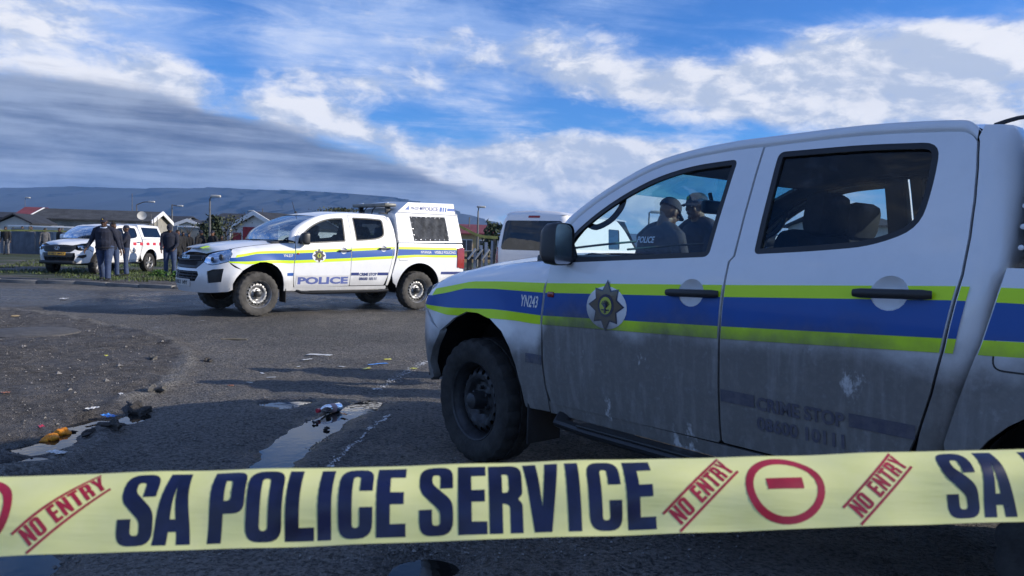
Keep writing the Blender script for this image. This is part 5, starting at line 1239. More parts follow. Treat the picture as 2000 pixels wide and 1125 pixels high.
# ------------------------------------------------------------------ background
BASE = -.16
CONC = pm('rough_concrete', (.26, .25, .22), .9, var=.25, vs_=1.5, bump=.02, bs=12); PALEW = pm('pale_wall', (.50, .49, .46), .9, var=.12, vs_=1.2); WHITEW = pm('white_wall', (.68, .68, .68), .8, var=.1, vs_=1.5)
SLATER = pm('slate_roof', (.045, .047, .050), .8, var=.35, vs_=1.4, bump=.05, bs=9); DARKR = pm('dark_roof', (.022, .026, .036), .8, var=.3, vs_=1.5, bump=.04, bs=9); REDR = pm('red_roof', (.16, .035, .045), .75, var=.2, vs_=1.5, bump=.04, bs=9)
TANW = pm('tan_wall', (.42, .30, .15), .9, var=.2); REDWALL = pm('red_wall', (.32, .035, .045), .8, var=.2); BARGE = pm('barge_white', (.80, .80, .80), .6, var=.06); GREYW = pm('grey_blue_wall', (.24, .27, .32), .85, var=.15)
PANE = pm('window_pane', (.03, .035, .045), .12, var=.2); FRAME = pm('window_frame', (.55, .55, .55), .5, var=.1); POLE = pm('pole_grey', (.14, .14, .14), .6, metal=.4, var=.2); TIMBER = pm('weathered_timber', (.10, .09, .075), .9, var=.35, vs_=6, bump=.01, bs=40)
ZINC = [pm('zinc_sheet', c, .5, metal=.35, var=.30, vs_=1.6) for c in ((.20, .22, .26), (.34, .36, .40), (.13, .15, .19), (.46, .47, .47))]
TAPE_FAR = pm('far_tape', (.55, .48, .12), .5, var=.3, vs_=4)
def house(label, uL, uR, v_eave, v_ridge, y, depth, wall, roof, axis='x', yaw=0.0, wins=(), barge=True, cat='house', overhang=.3, name='house', door=None, gable_mat=None):
    a, b_ = at(uL, v_eave, y), at(uR, v_eave, y); cx = (a.x+b_.x)/2; w = b_.x-a.x; ze = (a.z+b_.z)/2 - BASE; zr = at((uL+uR)/2, v_ridge, y + (depth/2 if axis == 'x' else 0)).z - BASE
    root = tag(empty(name, (cx, y, BASE), yaw), label, cat, 'houses beyond the verge')
    hw = w/2
    wb = MB()
    if axis == 'x':
        g_ = [(0, 0), (depth, 0), (depth, ze), (depth/2, zr-.12), (0, ze)]
        V = [(-hw, q[0], q[1]) for q in g_] + [(hw, q[0], q[1]) for q in g_]
    else:
        g_ = [(-hw, 0), (hw, 0), (hw, ze), (0, zr-.12), (-hw, ze)]
        V = [(q[0], 0, q[1]) for q in g_] + [(q[0], depth, q[1]) for q in g_]
    wb.add(V, [(0, 1, 2, 3, 4), (9, 8, 7, 6, 5), (0, 4, 9, 5), (1, 6, 7, 2), (0, 5, 6, 1)]); wb.build('wall', wall, root, smooth=False)
    o_ = overhang; rf = MB(); t = .10
    if axis == 'x': lines = [[(-hw-o_, -o_, ze-.08), (hw+o_, -o_, ze-.08)], [(-hw-o_, depth/2, zr), (hw+o_, depth/2, zr)], [(-hw-o_, depth+o_, ze-.08), (hw+o_, depth+o_, ze-.08)]]
    else: lines = [[(-hw-o_, -o_, ze-.08), (-hw-o_, depth+o_, ze-.08)], [(0, -o_, zr), (0, depth+o_, zr)], [(hw+o_, -o_, ze-.08), (hw+o_, depth+o_, ze-.08)]]
    V = [p for l in lines for p in l]; V += [(x, y_, z+t) for x, y_, z in V]
    rf.add(V, [(0, 1, 3, 2), (2, 3, 5, 4), (6, 8, 9, 7), (8, 10, 11, 9), (0, 2, 8, 6), (2, 4, 10, 8), (1, 7, 9, 3), (3, 9, 11, 5), (0, 6, 7, 1), (4, 5, 11, 10)]); r_ = rf.build('roof', roof, root, smooth=False)
    if barge:
        for i in (0, 1):
            bm_ = MB()
            for j, k_ in ((0, 1), (1, 2)):
                p0, p1 = Vector(lines[j][i]), Vector(lines[k_][i]); o2 = Vector((-.04 if i == 0 else .04, 0, 0)) if axis == 'x' else Vector((0, -.04 if i == 0 else .04, 0))
                d = Vector((0, 0, .16)); V = [p0-d+o2, p1-d+o2, p1+d*.9+o2, p0+d*.9+o2]; V += [v - o2*2.2 for v in V]; bm_.add(V, [(0, 1, 2, 3), (7, 6, 5, 4), (0, 4, 5, 1), (1, 5, 6, 2), (2, 6, 7, 3), (3, 7, 4, 0)])
            bm_.build('barge_board', BARGE, r_, smooth=False)
    for (x0, z0, ww, hh) in wins:
        f = MB(); f.box((x0, -.03, z0), (ww, .08, hh)); fo = f.build('window', FRAME, root, smooth=False)
        for s_ in (-.25, .25): pn = MB(); pn.box((x0+ww*s_, -.075, z0), (ww*.42, .02, hh*.84)); pn.build('pane', PANE, fo, smooth=False)
    return root, w, ze, zr
house('long grey concrete building with dark slate roof and white gable boards behind the fence', 72, 284, 429, 412, 60, 5.5, CONC, SLATER, 'x', .16, [(2.8, 1.75, 1.0, .7), (-2.5, 1.6, 1.0, .7)])
house('red roofed house to the left of the long grey building', 30, 62, 425, 406, 72, 4.5, TANW, REDR, 'x', .08, [(0, 1.4, .8, .8)], barge=False)
house('small shack with steep dark gable roof at the left edge', 2, 56, 435, 419, 54, 3.2, PALEW, DARKR, 'y', .12, [(-.6, 1.1, .5, .5)], barge=False, cat='shack', name='shack')
house('low tan building peeping over at the far left', -60, 24, 424, 415, 80, 5, TANW, DARKR, 'x', .0, [(1.0, 1.5, 1.0, .8)], barge=False)
house('dark roofed house between the grey building and the white gabled house', 292, 347, 434, 423, 84, 6, GREYW, DARKR, 'x', -.06, [(-1.0, 1.2, .9, .8), (1.0, 1.2, .9, .8)], barge=False)
house('small white gabled house with bare tree in front', 349, 386, 438, 430, 72, 5, WHITEW, DARKR, 'y', .05, [(0, 1.4, .7, .8)])
house('little white dormer house peeping over the dark roof', 332, 353, 431, 425.5, 92, 4, PALEW, DARKR, 'y', 0, [(0, 1.9, .5, .5)])
hr, w_, ze_, zr_ = house('white gabled house with red front wall beside the police pickup windscreen', 449, 552, 443, 416, 52, 7, WHITEW, DARKR, 'y', -.35, [(-.4, 1.35, .7, .8)])
rp = MB(); rp.box((-.55, -.06, 1.15), (.95, .10, 2.0)); rp.build('red_panel', REDWALL, hr, smooth=False); rq = MB(); rq.box((-1.55, -.05, 1.05), (.6, .1, 1.4)); rq.build('red_panel', REDWALL, hr, smooth=False)
house('long dark roofed house behind the tree', 418, 506, 428, 419, 74, 6, GREYW, DARKR, 'x', 0, [(0, 1.3, 1.0, .8)], barge=False)
house('red hip roofed house behind the paling fence on the right', 896, 958, 456, 441, 58, 6, TANW, REDR, 'x', .1, [(-.6, 1.3, .9, .9), (.8, 1.3, .9, .9)], barge=False)
house('pale grey house seen through the near pickup, right of the headrests', 1640, 1760, 440, 425, 40, 6, PALEW, DARKR, 'x', .1, [(1.2, 1.7, .6, 1.0), (-.8, 1.7, .8, .9)], barge=False)
# satellite dish on the grey building, chimney pipe
ds = MB(); p = at(277, 421, 59.5); ds.lathe([(0, .10), (.18, .07), (.34, 0)], 20, 'Y'); o = ds.build('satellite_dish', PALEW); o.location = p; o.rotation_euler = (-.3, 0, .3); tag(o, 'round pale satellite dish at the right end of the grey building', 'dish')
ar = MB(); ar.tube([(0, .1, 0), (0, .35, -.3), (0, .6, -.55)], .03, 6); ar.build('dish_arm', POLE, o)
# low walls
for lb, u0, u1, v, y, mat in (('white topped boundary wall in front of the grey building', 18, 196, 443.5, 53, PALEW), ('beige garden wall below the white gabled house', 348, 400, 444, 58, CONC), ('pale blue garden wall left of the red fronted house', 400, 450, 448, 57, GREYW)):
    a, b_ = at(u0, v, y), at(u1, v+(u1-u0)*.0272*.6, y); h = (a.z+b_.z)/2-BASE; L_ = b_.x-a.x; rt_ = tag(empty('boundary_wall', ((a.x+b_.x)/2, y, BASE)), lb, 'wall')
    wm_ = MB(); wm_.box((0, 0, h/2), (L_, .2, h)); wm_.build('wall', mat, rt_, smooth=False); cp2 = MB(); cp2.box((0, 0, h+.05), (L_+.05, .28, .12), .02); cp2.build('coping', BARGE if 'white' in lb else mat, rt_)
# sheet iron fence: one corrugated panel shape, shared by every sheet
nc = 40; V = []
for j in (0, 1):
    for i in range(nc+1): V.append((-.5+i/nc, .018*math.sin(i/nc*math.pi*2*10), j))
sheets = []
for m_ in ZINC:
    me_ = bpy.data.meshes.new('iron_sheet'); me_.from_pydata(V, [], [(i, i+1, nc+2+i, nc+1+i) for i in range(nc)]); me_.materials.append(m_); me_.polygons.foreach_set('use_smooth', [True]*nc); sheets.append(me_)
fa, fb_ = at(-40, 470, 49), at(352, 470, 47); fc = tag(empty('iron_fence', (fa.x, fa.y, BASE)), 'long fence of patched grey corrugated iron sheets behind the verge on the left', 'fence')
x = 0; d = fb_-fa; L_ = math.hypot(d.x, d.y); ang_ = math.atan2(d.y, d.x); i = 0
while x < L_:
    w = random.choice((.62, .76, .76, .9)); h = random.uniform(1.35, 1.62); o = bpy.data.objects.new('iron_sheet', sheets[random.choice((0, 0, 1, 2, 2, 3))]); COL.objects.link(o); o.parent = fc
    o.location = (math.cos(ang_)*(x+w/2), math.sin(ang_)*(x+w/2) + (.03 if i % 2 else 0), 0); o.rotation_euler = (0, random.uniform(-.025, .025), ang_); o.scale = (w*1.04, 1, h); x += w; i += 1
for i in range(13):
    ps = MB(); xx = L_*i/12; ps.tube([(math.cos(ang_)*xx, math.sin(ang_)*xx+.12, 0), (math.cos(ang_)*xx+.02, math.sin(ang_)*xx+.12, random.uniform(1.5, 1.9))], .05, 6); ps.build('post', TIMBER, fc)
# barrier tape along the iron fence and another sagging on the right
def far_tape(label, pts, w=.07):
    V = []; S = spline(pts, 8)
    for i, q in enumerate(S): V += [Vector(q) + Vector((0, 0, w/2)), Vector(q) + Vector((.01*math.sin(i), .01, -w/2))]
    o = mk('police_tape', V, [(2*i, 2*i+1, 2*i+3, 2*i+2) for i in range(len(S)-1)], TAPE_FAR); tag(o, label, 'barrier tape', 'distant barrier tapes'); return o
far_tape('thin barrier tape strung along the iron fence on the left', [at(u, v, 44) for u, v in ((-30, 450.5), (40, 450), (100, 451), (150, 452.5), (200, 453.5))], .09)
far_tape('yellow barrier tape sagging across the paling fence right of the police pickup', [at(u, v, 20.5) for u, v in ((896, 441), (912, 449), (930, 458), (948, 462.5), (972, 464))], .075)
# paling fence on the right
pf = tag(empty('paling_fence', (at(930, 470, 25).x, 25, -.2)), 'rough paling fence of upright weathered slats between police pickup and white van', 'fence')
i = 0; x = -1.4
while x < 3.2:
    w = random.uniform(.07, .10); h = random.uniform(1.15, 1.45) + .25*(x > .35); s_ = MB(); s_.box((0, 0, h/2), (w, .03, h)); o = s_.build('slat', TIMBER if random.random() < .6 else ZINC[1], pf, smooth=False); o.location = (x, random.uniform(-.02, .02), 0); o.rotation_euler = (0, random.uniform(-.04, .04), 0); x += w + random.uniform(.02, .06); i += 1
for z in (.35, 1.0): rl = MB(); rl.box((.9, .05, z), (4.8, .05, .08)); rl.build('rail', TIMBER, pf, smooth=False)
for k_ in range(3): st_ = MB(); st_.tube([(-.25+.22*k_, -.06, .95), (.0+.22*k_, -.06, 1.30)], .035, 6); st_.build('loose_slat', ZINC[3], pf)
# poles, lamp posts and aerials
def lamp_post(label, u, v0, y, arm=None, r=.06, v1=None, name='lamp_post', cat='lamp post', lampmat=None):
    t_ = at(u, v0, y); rt_ = tag(empty(name, (t_.x, y, BASE)), label, cat); h = t_.z-BASE
    pl_ = MB(); pl_.tube([(0, 0, 0), (0, 0, h*.6), (0, 0, h)], [r*1.3, r, r*.75], 8); pl_.build('pole', POLE, rt_)
    if arm:
        a = at(arm[0], arm[1], y) - Vector((t_.x, y, BASE)); am = MB(); am.tube([(0, 0, h), (a.x*.5, 0, h + (a.z-h)*.85), (a.x, 0, a.z)], r*.6, 6); ao = am.build('arm', POLE, rt_)
        lh = MB(); lh.box((a.x + .12*math.copysign(1, a.x), 0, a.z), (.55, .2, .13), .05); lh.build('lamp_head', lampmat or PALEW, ao)
    return rt_
lamp_post('street lamp post in front of the tree', 410, 388, 42, (417, 383), .055)
lamp_post('street lamp with long arm over the right end of the grey building', 267, 400, 64, (293, 394), .06)
lamp_post('dark pole with short arm above the dormer house', 336, 400, 70, (349, 402), .08, name='utility_pole', cat='pole')
lamp_post('tall thin aerial mast behind the grey building', 258, 378, 75, None, .035, name='aerial_mast', cat='aerial')
lamp_post('tall pole with small lamp standing over the red roofed house on the right', 934, 412, 48, (936, 404), .06)
lamp_post('shorter thin pole left of the tall one over the red roofed house', 917, 424, 60, None, .05, name='utility_pole', cat='pole')
lamp_post('thin pole with white lamp over the red roofed house on the left', 49, 392, 85, (52, 386), .03)
lamp_post('thin aerial above the red fronted house, left of a pair', 478, 414, 78, None, .05, name='aerial_mast', cat='aerial'); lamp_post('small street lamp above the red fronted house', 484, 413, 78, (488, 412), .04); lamp_post('thin aerial above the red fronted house, furthest right', 513, 407, 78, None, .05, name='aerial_mast', cat='aerial')
lamp_post('distant street lamp seen through the near pickup front window', 1268, 415, 34, (1277, 414), .045)
for u, v0 in ((295, 418), (300, 425), (307, 424)): lamp_post({295: 'green fence pipe', 300: 'red fence pipe', 307: 'darker red fence pipe'}[u] + ' standing beside the dark roofed house', u, v0, 58, None, .04, name='fence_pipe', cat='pipe')
# trees
LEAF = pm('leaf_dark', (.030, .045, .022), .75, var=.5, vs_=2.5); LEAF2 = pm('leaf_olive', (.050, .058, .028), .75, var=.5, vs_=2.5); BARK = pm('bark', (.060, .048, .038), .9, var=.3, vs_=8, bump=.01, bs=40)
def tree(label, u, v_top, y, spread, trunk=.12, leafy=True, n=1500, mat=None, kind='tree', low=.35):
    t_ = at(u, v_top, y); h = t_.z-BASE; rt_ = tag(empty('tree' if kind == 'tree' else 'bush', (t_.x, y, BASE)), label, kind)
    tm = MB(); tm.tube([(0, 0, 0), (.05, 0, h*.3), (-.04, .03, h*.55), (.02, 0, h*.8)], [trunk, trunk*.8, trunk*.55, trunk*.2], 8); tips = []
    for k_ in range(11):
        z0 = h*random.uniform(.28, .7); a = random.uniform(0, 6.28); L_ = spread*random.uniform(.6, 1.05); e_ = Vector((L_*math.cos(a), L_*math.sin(a), min(h*.97, z0 + h*random.uniform(.12, .35))))
        tm.tube([(0, 0, z0), e_*.5 + Vector((0, 0, z0*.5 + .02)), e_], [trunk*.4, trunk*.25, trunk*.08], 6); tips.append(e_)
        for _ in range(3):
            e2 = e_*random.uniform(.6, .95) + Vector((random.uniform(-.4, .4), random.uniform(-.4, .4), random.uniform(.1, .45)))*spread; tm.tube([e_*.6 + Vector((0, 0, z0*.4)), e2], [trunk*.14, trunk*.04], 5); tips.append(e2)
    tm.build('trunk', BARK, rt_)
    if leafy:
        V, F = [], []; tips.append(Vector((0, 0, h*.92))); tips += [Vector((random.uniform(-.5, .5)*spread, random.uniform(-.5, .5)*spread, h*random.uniform(low, .9))) for _ in range(10)]
        for i_ in range(n):
            c = random.choice(tips) + Vector((random.gauss(0, .20), random.gauss(0, .20), random.gauss(0, .16)))*spread
            if c.z > h: c.z = h - random.random()*.2
            a = Vector((random.gauss(0, 1), random.gauss(0, 1), random.gauss(0, 1))).normalized()*random.uniform(.06, .13); b2 = a.cross(Vector((random.gauss(0, 1), random.gauss(0, 1), random.gauss(0, 1)))).normalized()*random.uniform(.03, .07)
            k0 = len(V); V += [c-a, c+b2, c+a, c-b2]; F.append((k0, k0+1, k0+2, k0+3))
        mk('crown', V, F, mat or LEAF, rt_, False)
    return rt_
tree('dark bushy tree behind the street lamp post', 412, 417, 46, .55, .16, n=3000); tree('bare branched sapling before the white gabled house', 370, 433, 50, .7, .05, leafy=False)
tree('low dark tree between the white gabled house and the bushy tree', 391, 436, 60, 1.0, n=1500); tree('sparse grey-green tree in front of the red fronted house', 442, 420, 48, 1.0, .08, n=260, mat=LEAF2)
tree('round tree behind the red fronted house', 520, 417, 64, 1.3, n=2200); tree('olive treetop showing over the police pickup roof', 655, 408, 60, 2.1, .2, n=3800, mat=LEAF2)
tree('dark ragged tree left of the white van', 966, 431, 30, .28, .08, n=500); tree('small feathery tree beside the white van', 948, 440, 36, .3, .06, n=260); tree('small treetop over the dark roofed house', 319, 420, 96, 1.3, n=900)
# mountain
mu = [(-900, 380), (-500, 352), (-200, 362), (0, 366), (120, 364), (260, 368), (400, 366), (500, 370), (580, 372), (650, 376), (720, 381), (775, 386), (810, 394), (850, 402), (920, 420), (1000, 440), (1200, 455), (1700, 470), (2600, 480)]
YM = 5200; prof = spline([tuple(at(u, v, YM)) for u, v in mu], 8); V = []; rows_ = 14
for i, q in enumerate(prof):
    for j in range(rows_+1):
        t = j/rows_; rz_ = (q[2]+20)*(t**.75); jit = (fbm(np.array([i*.9]), np.array([j*.8]), 91, 1.0, 3)[0]-.5)
        V.append((q[0]*(1-.10*(1-t)) + 160*jit, q[1] - 1900*(1-t)**1.3 + 420*jit*(1-t*.6), -20 + rz_*(1+.14*jit*(1-t))))
n_ = rows_+1
MOUNT = pm('mountain_scrub_shaded', (.020, .026, .034), .95, var=.25, vs_=.0022)  # scrub made extra dark: cloud shadow put into the colour
mo = mk('mountain', V, [(i*n_+j, (i+1)*n_+j, (i+1)*n_+j+1, i*n_+j+1) for i in range(len(prof)-1) for j in range(rows_)], MOUNT); mo['kind'] = 'structure'
# kerb stones along the far edge of the road
kb = empty('kerb'); kb['kind'] = 'structure'; KS = pm('kerb_concrete', (.16, .155, .145), .9, var=.3, vs_=3, bump=.01, bs=30)
for (x0, y0), (x1, y1) in zip(KERB[:-1], KERB[1:]):
    L_ = math.hypot(x1-x0, y1-y0)
    if x0 > 4 or x1 < -19: continue
    for k_ in range(int(L_)):
        t = (k_+.5)/int(L_); xx, yy = x0+(x1-x0)*t, y0+(y1-y0)*t; s_ = MB(); s_.box((0, 0, 0), (L_/int(L_)-.015, .16, .22), .02); o = s_.build('kerb_stone', KS, kb); o.location = (xx, yy+random.uniform(-.01, .01), float(base_z(np.array([xx]), np.array([yy]))[0]) + random.uniform(-.03, .0)); o.rotation_euler = (random.uniform(-.03, .03), 0, math.atan2(y1-y0, x1-x0))
# grass on the verge
V, F = [], []
gx_ = rng.uniform(-24, -6.5, 15000); gy_ = rng.uniform(20.0, 44, 15000)
keep = in_poly(gx_, gy_, VERGE) & (vnoise(gx_, gy_, 78, .55) + vnoise(gx_, gy_, 79, 1.7)*.5 > .70)
gz_ = ground_z(gx_[keep], gy_[keep])
for x, y, z in zip(gx_[keep], gy_[keep], gz_):
    z -= .01
    for _ in range(3):
        a = random.uniform(0, 6.28); L_ = random.uniform(.03, .10)*(1.5 if y < 25 and x > -11 else 1); w = random.uniform(.012, .03); ox_, oy_ = random.uniform(-.1, .1), random.uniform(-.1, .1); dx_, dy_ = math.cos(a), math.sin(a); k0 = len(V)
        V += [(x+ox_-dy_*w, y+oy_+dx_*w, z), (x+ox_+dy_*w, y+oy_-dx_*w, z), (x+ox_+dx_*L_*.5, y+oy_+dy_*L_*.5, z+L_)]; F.append((k0, k0+1, k0+2))
GRASS = pm('grass_blades', (.060, .085, .024), .8, var=.55, vs_=1.5)
tag(mk('grass', V, F, GRASS, None, False), 'short rough green grass on the verge round the white pickup', 'grass', kind='stuff')
# weeds by the officer's feet
for lb, u, y in (('clump of broad green weeds beside the looking-down officer', 346, 23.6), ('low green weeds under the rear of the white pickup', 312, 24.2)):
    q = stand(u, y); V, F = [], []
    for i in range(160):
        a = random.uniform(0, 6.28); r = abs(random.gauss(0, .22)); c = Vector((r*math.cos(a), r*.6*math.sin(a), random.uniform(.02, .26)*(1-min(1, r)*.6))); e_ = Vector((random.gauss(0, 1), random.gauss(0, 1), random.gauss(0, .6))).normalized()*random.uniform(.04, .08); b2 = e_.cross(Vector((random.gauss(0, 1), random.gauss(0, 1), random.gauss(0, 1)))).normalized()*.03; k0 = len(V); V += [c-e_, c+b2, c+e_, c-b2]; F.append((k0, k0+1, k0+2, k0+3))
    o = mk('weeds', V, F, pm('weed_leaf', (.06, .14, .02), .7, var=.4, vs_=8), None, False); o.location = q; tag(o, lb, 'weeds')
# ------------------------------------------------------------------ litter and stones
ORANGE = pm('orange_peel', (.80, .26, .008), .5, var=.35, vs_=30, bump=.002, bs=120); ORANGE_D = pm('rotten_orange', (.70, .24, .010), .6, var=.45, vs_=40, bump=.006, bs=60)
def foil(name, c): return pm(name, c, .3, var=.35, vs_=30, coat=.4)
REDF, BLUF, WHTF, YELF, BRNF = foil('red_foil', (.45, .02, .04)), foil('blue_foil', (.05, .22, .60)), foil('white_paper', (.55, .55, .54)), foil('yellow_foil', (.62, .58, .03)), foil('brown_leaf', (.30, .12, .05))
STONE = pm('rubble', (.10, .095, .088), .9, var=.4, vs_=18, bump=.01, bs=50); MUD = pm('mud_clod', (.040, .035, .030), .75, var=.4, vs_=12, bump=.01, bs=40)
def on(u, v, lift=0.0):
    q = gp(u, v)
    for _ in range(4): z = float(ground_z(np.array([q.x]), np.array([q.y]))[0]); q = gp(u, v, max(z, -.018))
    return q + Vector((0, 0, lift))
def scrap(label, u, v, sx, sy, mat, name='wrapper', cat='wrapper', crumple=.25, lift=.006, rz=None, group='litter on the ground'):
    n = 8; V = []
    for i in range(n+1):
        for j in range(n+1):
            a, b_ = i/n-.5, j/n-.5; V.append(((a + random.gauss(0, .018))*sx, (b_ + random.gauss(0, .018))*sy, crumple*min(sx, sy)*(.6*abs(math.sin(7*a+3*b_+sx*90)) + .4*random.random())))
    o = mk(name, V, [(i*(n+1)+j, (i+1)*(n+1)+j, (i+1)*(n+1)+j+1, i*(n+1)+j+1) for i in range(n) for j in range(n)], mat, None, False); o.location = on(u, v, lift); o.rotation_euler = (0, 0, random.uniform(0, 3) if rz is None else rz)
    return tag(o, label, cat, group)
def lump(label, u, v, r, mat, name='stone', cat='stone', sq=(1, 1, .6), rough=.22, lift=None, group='stones and clods'):
    mb = MB(); mb.ell((0, 0, 0), 1, nu=14, nv=9); mb.V = [Vector((p.x*sq[0], p.y*sq[1], p.z*sq[2]))*r*(1 + rough*(random.random()-.5) + rough*math.sin(5*p.x+3*p.y+u)) for p in mb.V]
    o = mb.build(name, mat); o.location = on(u, v, r*sq[2]*.55 if lift is None else lift); o.rotation_euler = (random.uniform(-.3, .3), random.uniform(-.3, .3), random.uniform(0, 6)); return tag(o, label, cat, group)
OG = 'oranges lying in the mud'
lump('squashed orange lying at the left end of the muddy puddle', 101, 860, .042, ORANGE_D, 'orange', 'orange', (1.2, 1, .62), .18, group=OG); lump('burst orange touching the squashed one beside the muddy puddle', 123, 850, .040, ORANGE, 'orange', 'orange', (1.1, 1, .7), .22, group=OG)
lump('small torn orange segment left of the squashed oranges', 86, 862, .020, ORANGE_D, 'orange', 'orange', (1.5, 1, .5), .3, group=OG); lump('bright whole orange up against the broken kerb', 252, 786, .036, ORANGE, 'orange', 'orange', (1, 1, .95), .03, group=OG)
lump('bright orange just above the tape at the left edge', 14, 927, .038, ORANGE, 'orange', 'orange', (1, 1, .95), .03, group=OG)
lump('brown dried orange half next to the bright orange at the kerb', 241, 789, .036, BRNF, 'orange', 'orange', (1, 1, .8), .12, group=OG)
scrap('crumpled red and white wrapper at the far edge of the muddy puddle', 178, 811, .11, .07, REDF); scrap('torn white paper on the red wrapper', 180, 805, .09, .04, WHTF, 'paper', 'paper', lift=.025); scrap('bright blue wrapper at the right end of the muddy puddle', 212, 815, .11, .06, BLUF)
scrap('small pink-red wrapper left of the red wrapper', 147, 811, .045, .03, REDF); scrap('flat crimson wrapper on mud above the oranges', 81, 835, .06, .03, REDF); scrap('small yellow and red sweet wrapper on the pavement', 208, 696, .07, .03, YELF)
scrap('white paper scrap left of the muddy puddle', 110, 833, .07, .04, WHTF, 'paper', 'paper'); scrap('dirty white paper below the oranges', 112, 887, .11, .05, WHTF, 'paper', 'paper'); scrap('pale paper scrap above the kerb orange', 236, 771, .06, .03, WHTF, 'paper', 'paper')
scrap('pale flattened card on the road by the kerb corner', 30, 618, .22, .10, pm('card', (.36, .26, .13), .8, var=.2), 'card', 'card', .08); scrap('white paper on the wet road at the far left', 125, 585, .16, .10, WHTF, 'paper', 'paper'); scrap('brown leaf at the left edge of the pavement', 11, 769, .06, .04, BRNF, 'leaf', 'leaf'); scrap('brown leaf right of the broken kerb', 451, 755, .055, .04, BRNF, 'leaf', 'leaf')
scrap('lime striped plastic strip left of the near pickup bumper', 716, 721, .04, .10, YELF, 'plastic_strip', 'plastic', .1, rz=-.6); scrap('blue plastic strip joined to the lime one on the road', 738, 712, .05, .22, BLUF, 'plastic_strip', 'plastic', .1, rz=-.9); scrap('lime plastic scrap at the upper end of the blue strip', 757, 703, .06, .08, YELF, 'plastic_strip', 'plastic', .1, rz=-.9); scrap('lime plastic scrap on the painted line near the bumper', 808, 721, .06, .06, YELF, 'plastic_strip', 'plastic', .1)
for i, (u, v, w) in enumerate(((625, 694, .26), (600, 703, .12), (512, 730, .08), (530, 738, .08), (583, 717, .06), (668, 717, .08), (452, 663, .09), (488, 748, .06), (395, 627, .08), (305, 640, .06))):
    scrap(('wide pale', 'small pale', 'narrow whitish', 'flat whitish', 'tiny white', 'little grey-white', 'thin cream', 'muddy white', 'bright white', 'faint white')[i] + ' paper scrap trodden into the asphalt', u, v, w, w*.35, WHTF, 'paper', 'paper', .06)
st = MB(); st.tube([(-.16, 0, 0), (0, .01, .004), (.15, -.01, .002)], [.013, .014, .010], 7); o = st.build('stick', pm('stick_wood', (.16, .14, .10), .9, var=.3, vs_=20)); o.location = on(458, 665, .012); o.rotation_euler = (0, 0, .15); tag(o, 'short pale stick lying on the asphalt right of the broken kerb', 'stick')
# bottle in the long puddle
bo = MB(); bo.lathe([(0, -.11), (.030, -.11), (.034, -.10), (.034, .03), (.026, .06), (.013, .085), (.013, .105)], 16, 'Y'); bt_ = bo.build('bottle', glass('bottle_plastic', (.72, .70, .70), 1.3)); bt_.location = on(643, 806, .03); bt_.rotation_euler = (.05, 0, 2.6); tag(bt_, 'clear plastic bottle with red cap lying in the long puddle', 'bottle')
cpn = MB(); cpn.lathe([(.0, .125), (.0165, .124), (.0165, .100), (.0, .098)], 14, 'Y'); cpn.build('bottle_cap', REDF, bt_); lbl = MB(); lbl.lathe([(.0348, -.05), (.0348, .0)], 16, 'Y'); lbl.build('bottle_label', pm('faded_label', (.45, .30, .30), .6, var=.3), bt_)
scrap('orange-brown wrapper beside the bottle in the puddle', 672, 811, .07, .035, foil('amber_foil', (.45, .16, .02)))
for lb, u, v, r in (('large broken kerb lump at the right end of the muddy puddle', 275, 806, .06), ('broken kerb block right of the bright orange', 302, 764, .055), ('long mud bank stone under the muddy puddle', 222, 834, .05), ('dark stone in the middle of the muddy puddle', 172, 848, .028), ('dark pebble left of the stone in the muddy puddle', 144, 846, .018), ('rubble lump behind the big kerb lump', 262, 797, .04), ('dark pebble in the long puddle below the bottle', 615, 826, .014), ('second dark pebble in the long puddle', 638, 838, .014), ('small clod on the road right of the kerb corner', 405, 705, .035), ('flat pavement stone near the kerb corner', 300, 700, .03)):
    lump(lb, u, v, r, MUD if 'mud' in lb or 'clod' in lb or 'dark' in lb else STONE, sq=(1.5, 1, .55), rough=.45)
# manhole slab on the pavement
mh = MB(); mh.lathe([(0, .012), (.50, .010), (.53, 0), (.54, -.05)], 28, 'Z'); o = mh.build('manhole_cover', pm('slab_concrete', (.075, .072, .07), .85, var=.3, vs_=8, bump=.01, bs=40)); o.location = on(60, 650, .012); tag(o, 'round concrete manhole slab on the dirt pavement at the left', 'manhole')
# worn white paint line on the road, in flakes
PAINTL = pm('road_paint', (.50, .50, .49), .7, var=.3, vs_=20)
V, F = [], []
cl = [on(u, v)[:2] for u, v in ((645, 912), (690, 870), (735, 828), (760, 812))]; cl2 = [on(u, v)[:2] for u, v in ((735, 762), (770, 742), (815, 716), (838, 705))]
for L_, dens, w in ((cl, 200, .022), (cl2, 420, .055)):
    for i in range(dens):
        t = random.random()*(len(L_)-1); k_ = int(t); f_ = t-k_; x = L_[k_][0] + (L_[k_+1][0]-L_[k_][0])*f_ + random.gauss(0, w*.5); y = L_[k_][1] + (L_[k_+1][1]-L_[k_][1])*f_ + random.gauss(0, w*.5)
        z = float(ground_z(np.array([x]), np.array([y]))[0]) + .006; r = random.uniform(.003, .006 + .014*random.random()**2); a0 = random.random()*6; n = 7; k0 = len(V); V += [(x + r*random.uniform(.5, 1)*math.cos(a0+6.283*q/n)*.8, y + r*random.uniform(.5, 1)*math.sin(a0+6.283*q/n)*1.5, z) for q in range(n)]; F.append(tuple(range(k0, k0+n)))
rl_ = mk('road_paint', V, F, PAINTL, None, False); tag(rl_, kind='stuff'); rl_['label'] = 'flakes of a worn white painted line on the asphalt'; rl_['category'] = 'road paint'
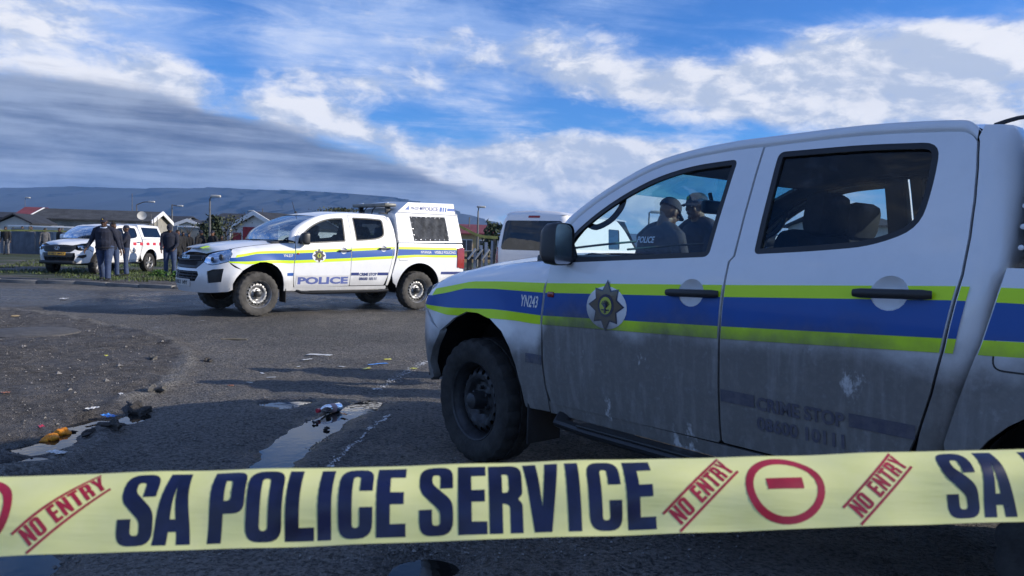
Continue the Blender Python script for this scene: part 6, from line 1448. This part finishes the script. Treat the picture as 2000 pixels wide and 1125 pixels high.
# loose gravel
V, F = [], []
qs = [gp(random.uniform(-10, 1500), 620 + 480*random.random()**1.3) for _ in range(3000)]; qs = [q for q in qs if q.y < 11]
zs_ = ground_z(np.array([q.x for q in qs]), np.array([q.y for q in qs]))
for q, z in zip(qs, zs_):
    r = random.uniform(.003, .010)*(1.5 if random.random() < .06 else 1); c = Vector((q.x, q.y, z + r*.3)); k0 = len(V)
    V += [c + Vector((r*random.uniform(.7, 1.2), 0, 0)), c + Vector((0, r, 0)), c + Vector((-r, 0, 0)), c + Vector((0, -r*random.uniform(.7, 1.2), 0)), c + Vector((0, 0, r*.8))]; F += [(k0, k0+1, k0+4), (k0+1, k0+2, k0+4), (k0+2, k0+3, k0+4), (k0+3, k0, k0+4)]
cl_x = rng.uniform(-9, -2.2, 5000); cl_y = rng.uniform(3.2, 11.5, 5000); kp = in_poly(cl_x, cl_y, SIDEWALK) & (rng.rand(5000) < .30); cl_z = ground_z(cl_x[kp], cl_y[kp])
for x, y, z in zip(cl_x[kp], cl_y[kp], cl_z):
    r = random.uniform(.006, .016) if random.random() < .93 else random.uniform(.016, .035); c = Vector((x, y, z + r*.2)); k0 = len(V)
    V += [c + Vector((r*random.uniform(.7, 1.3), 0, 0)), c + Vector((0, r*random.uniform(.6, 1.2), 0)), c + Vector((-r, 0, 0)), c + Vector((0, -r*random.uniform(.7, 1.2), 0)), c + Vector((r*random.uniform(-.3, .3), 0, r*.7))]; F += [(k0, k0+1, k0+4), (k0+1, k0+2, k0+4), (k0+2, k0+3, k0+4), (k0+3, k0, k0+4)]
tag(mk('gravel', V, F, pm('gravel', (.16, .15, .14), .85, var=.6, vs_=40), None, False), 'loose gravel and grit scattered over road and pavement', 'gravel', kind='stuff')
# ------------------------------------------------------------------ air
m = bpy.data.materials.new('haze_air'); m.use_nodes = True; ng = NG(m.node_tree); ng.n.remove(ng.n['Principled BSDF'])
pv = ng.node('ShaderNodeVolumePrincipled'); pv.inputs['Color'].default_value = (.24, .50, 1.0, 1); pv.inputs['Density'].default_value = 7.5e-5
ng.l.new(pv.outputs[0], ng.n['Material Output'].inputs['Volume'])
hz = MB(); hz.box((0, 4600, 240), (26000, 9800, 486)); ho = hz.build('haze', m, None, False); tag(ho, 'thin blue air between the camera and the mountain', 'haze', kind='stuff')
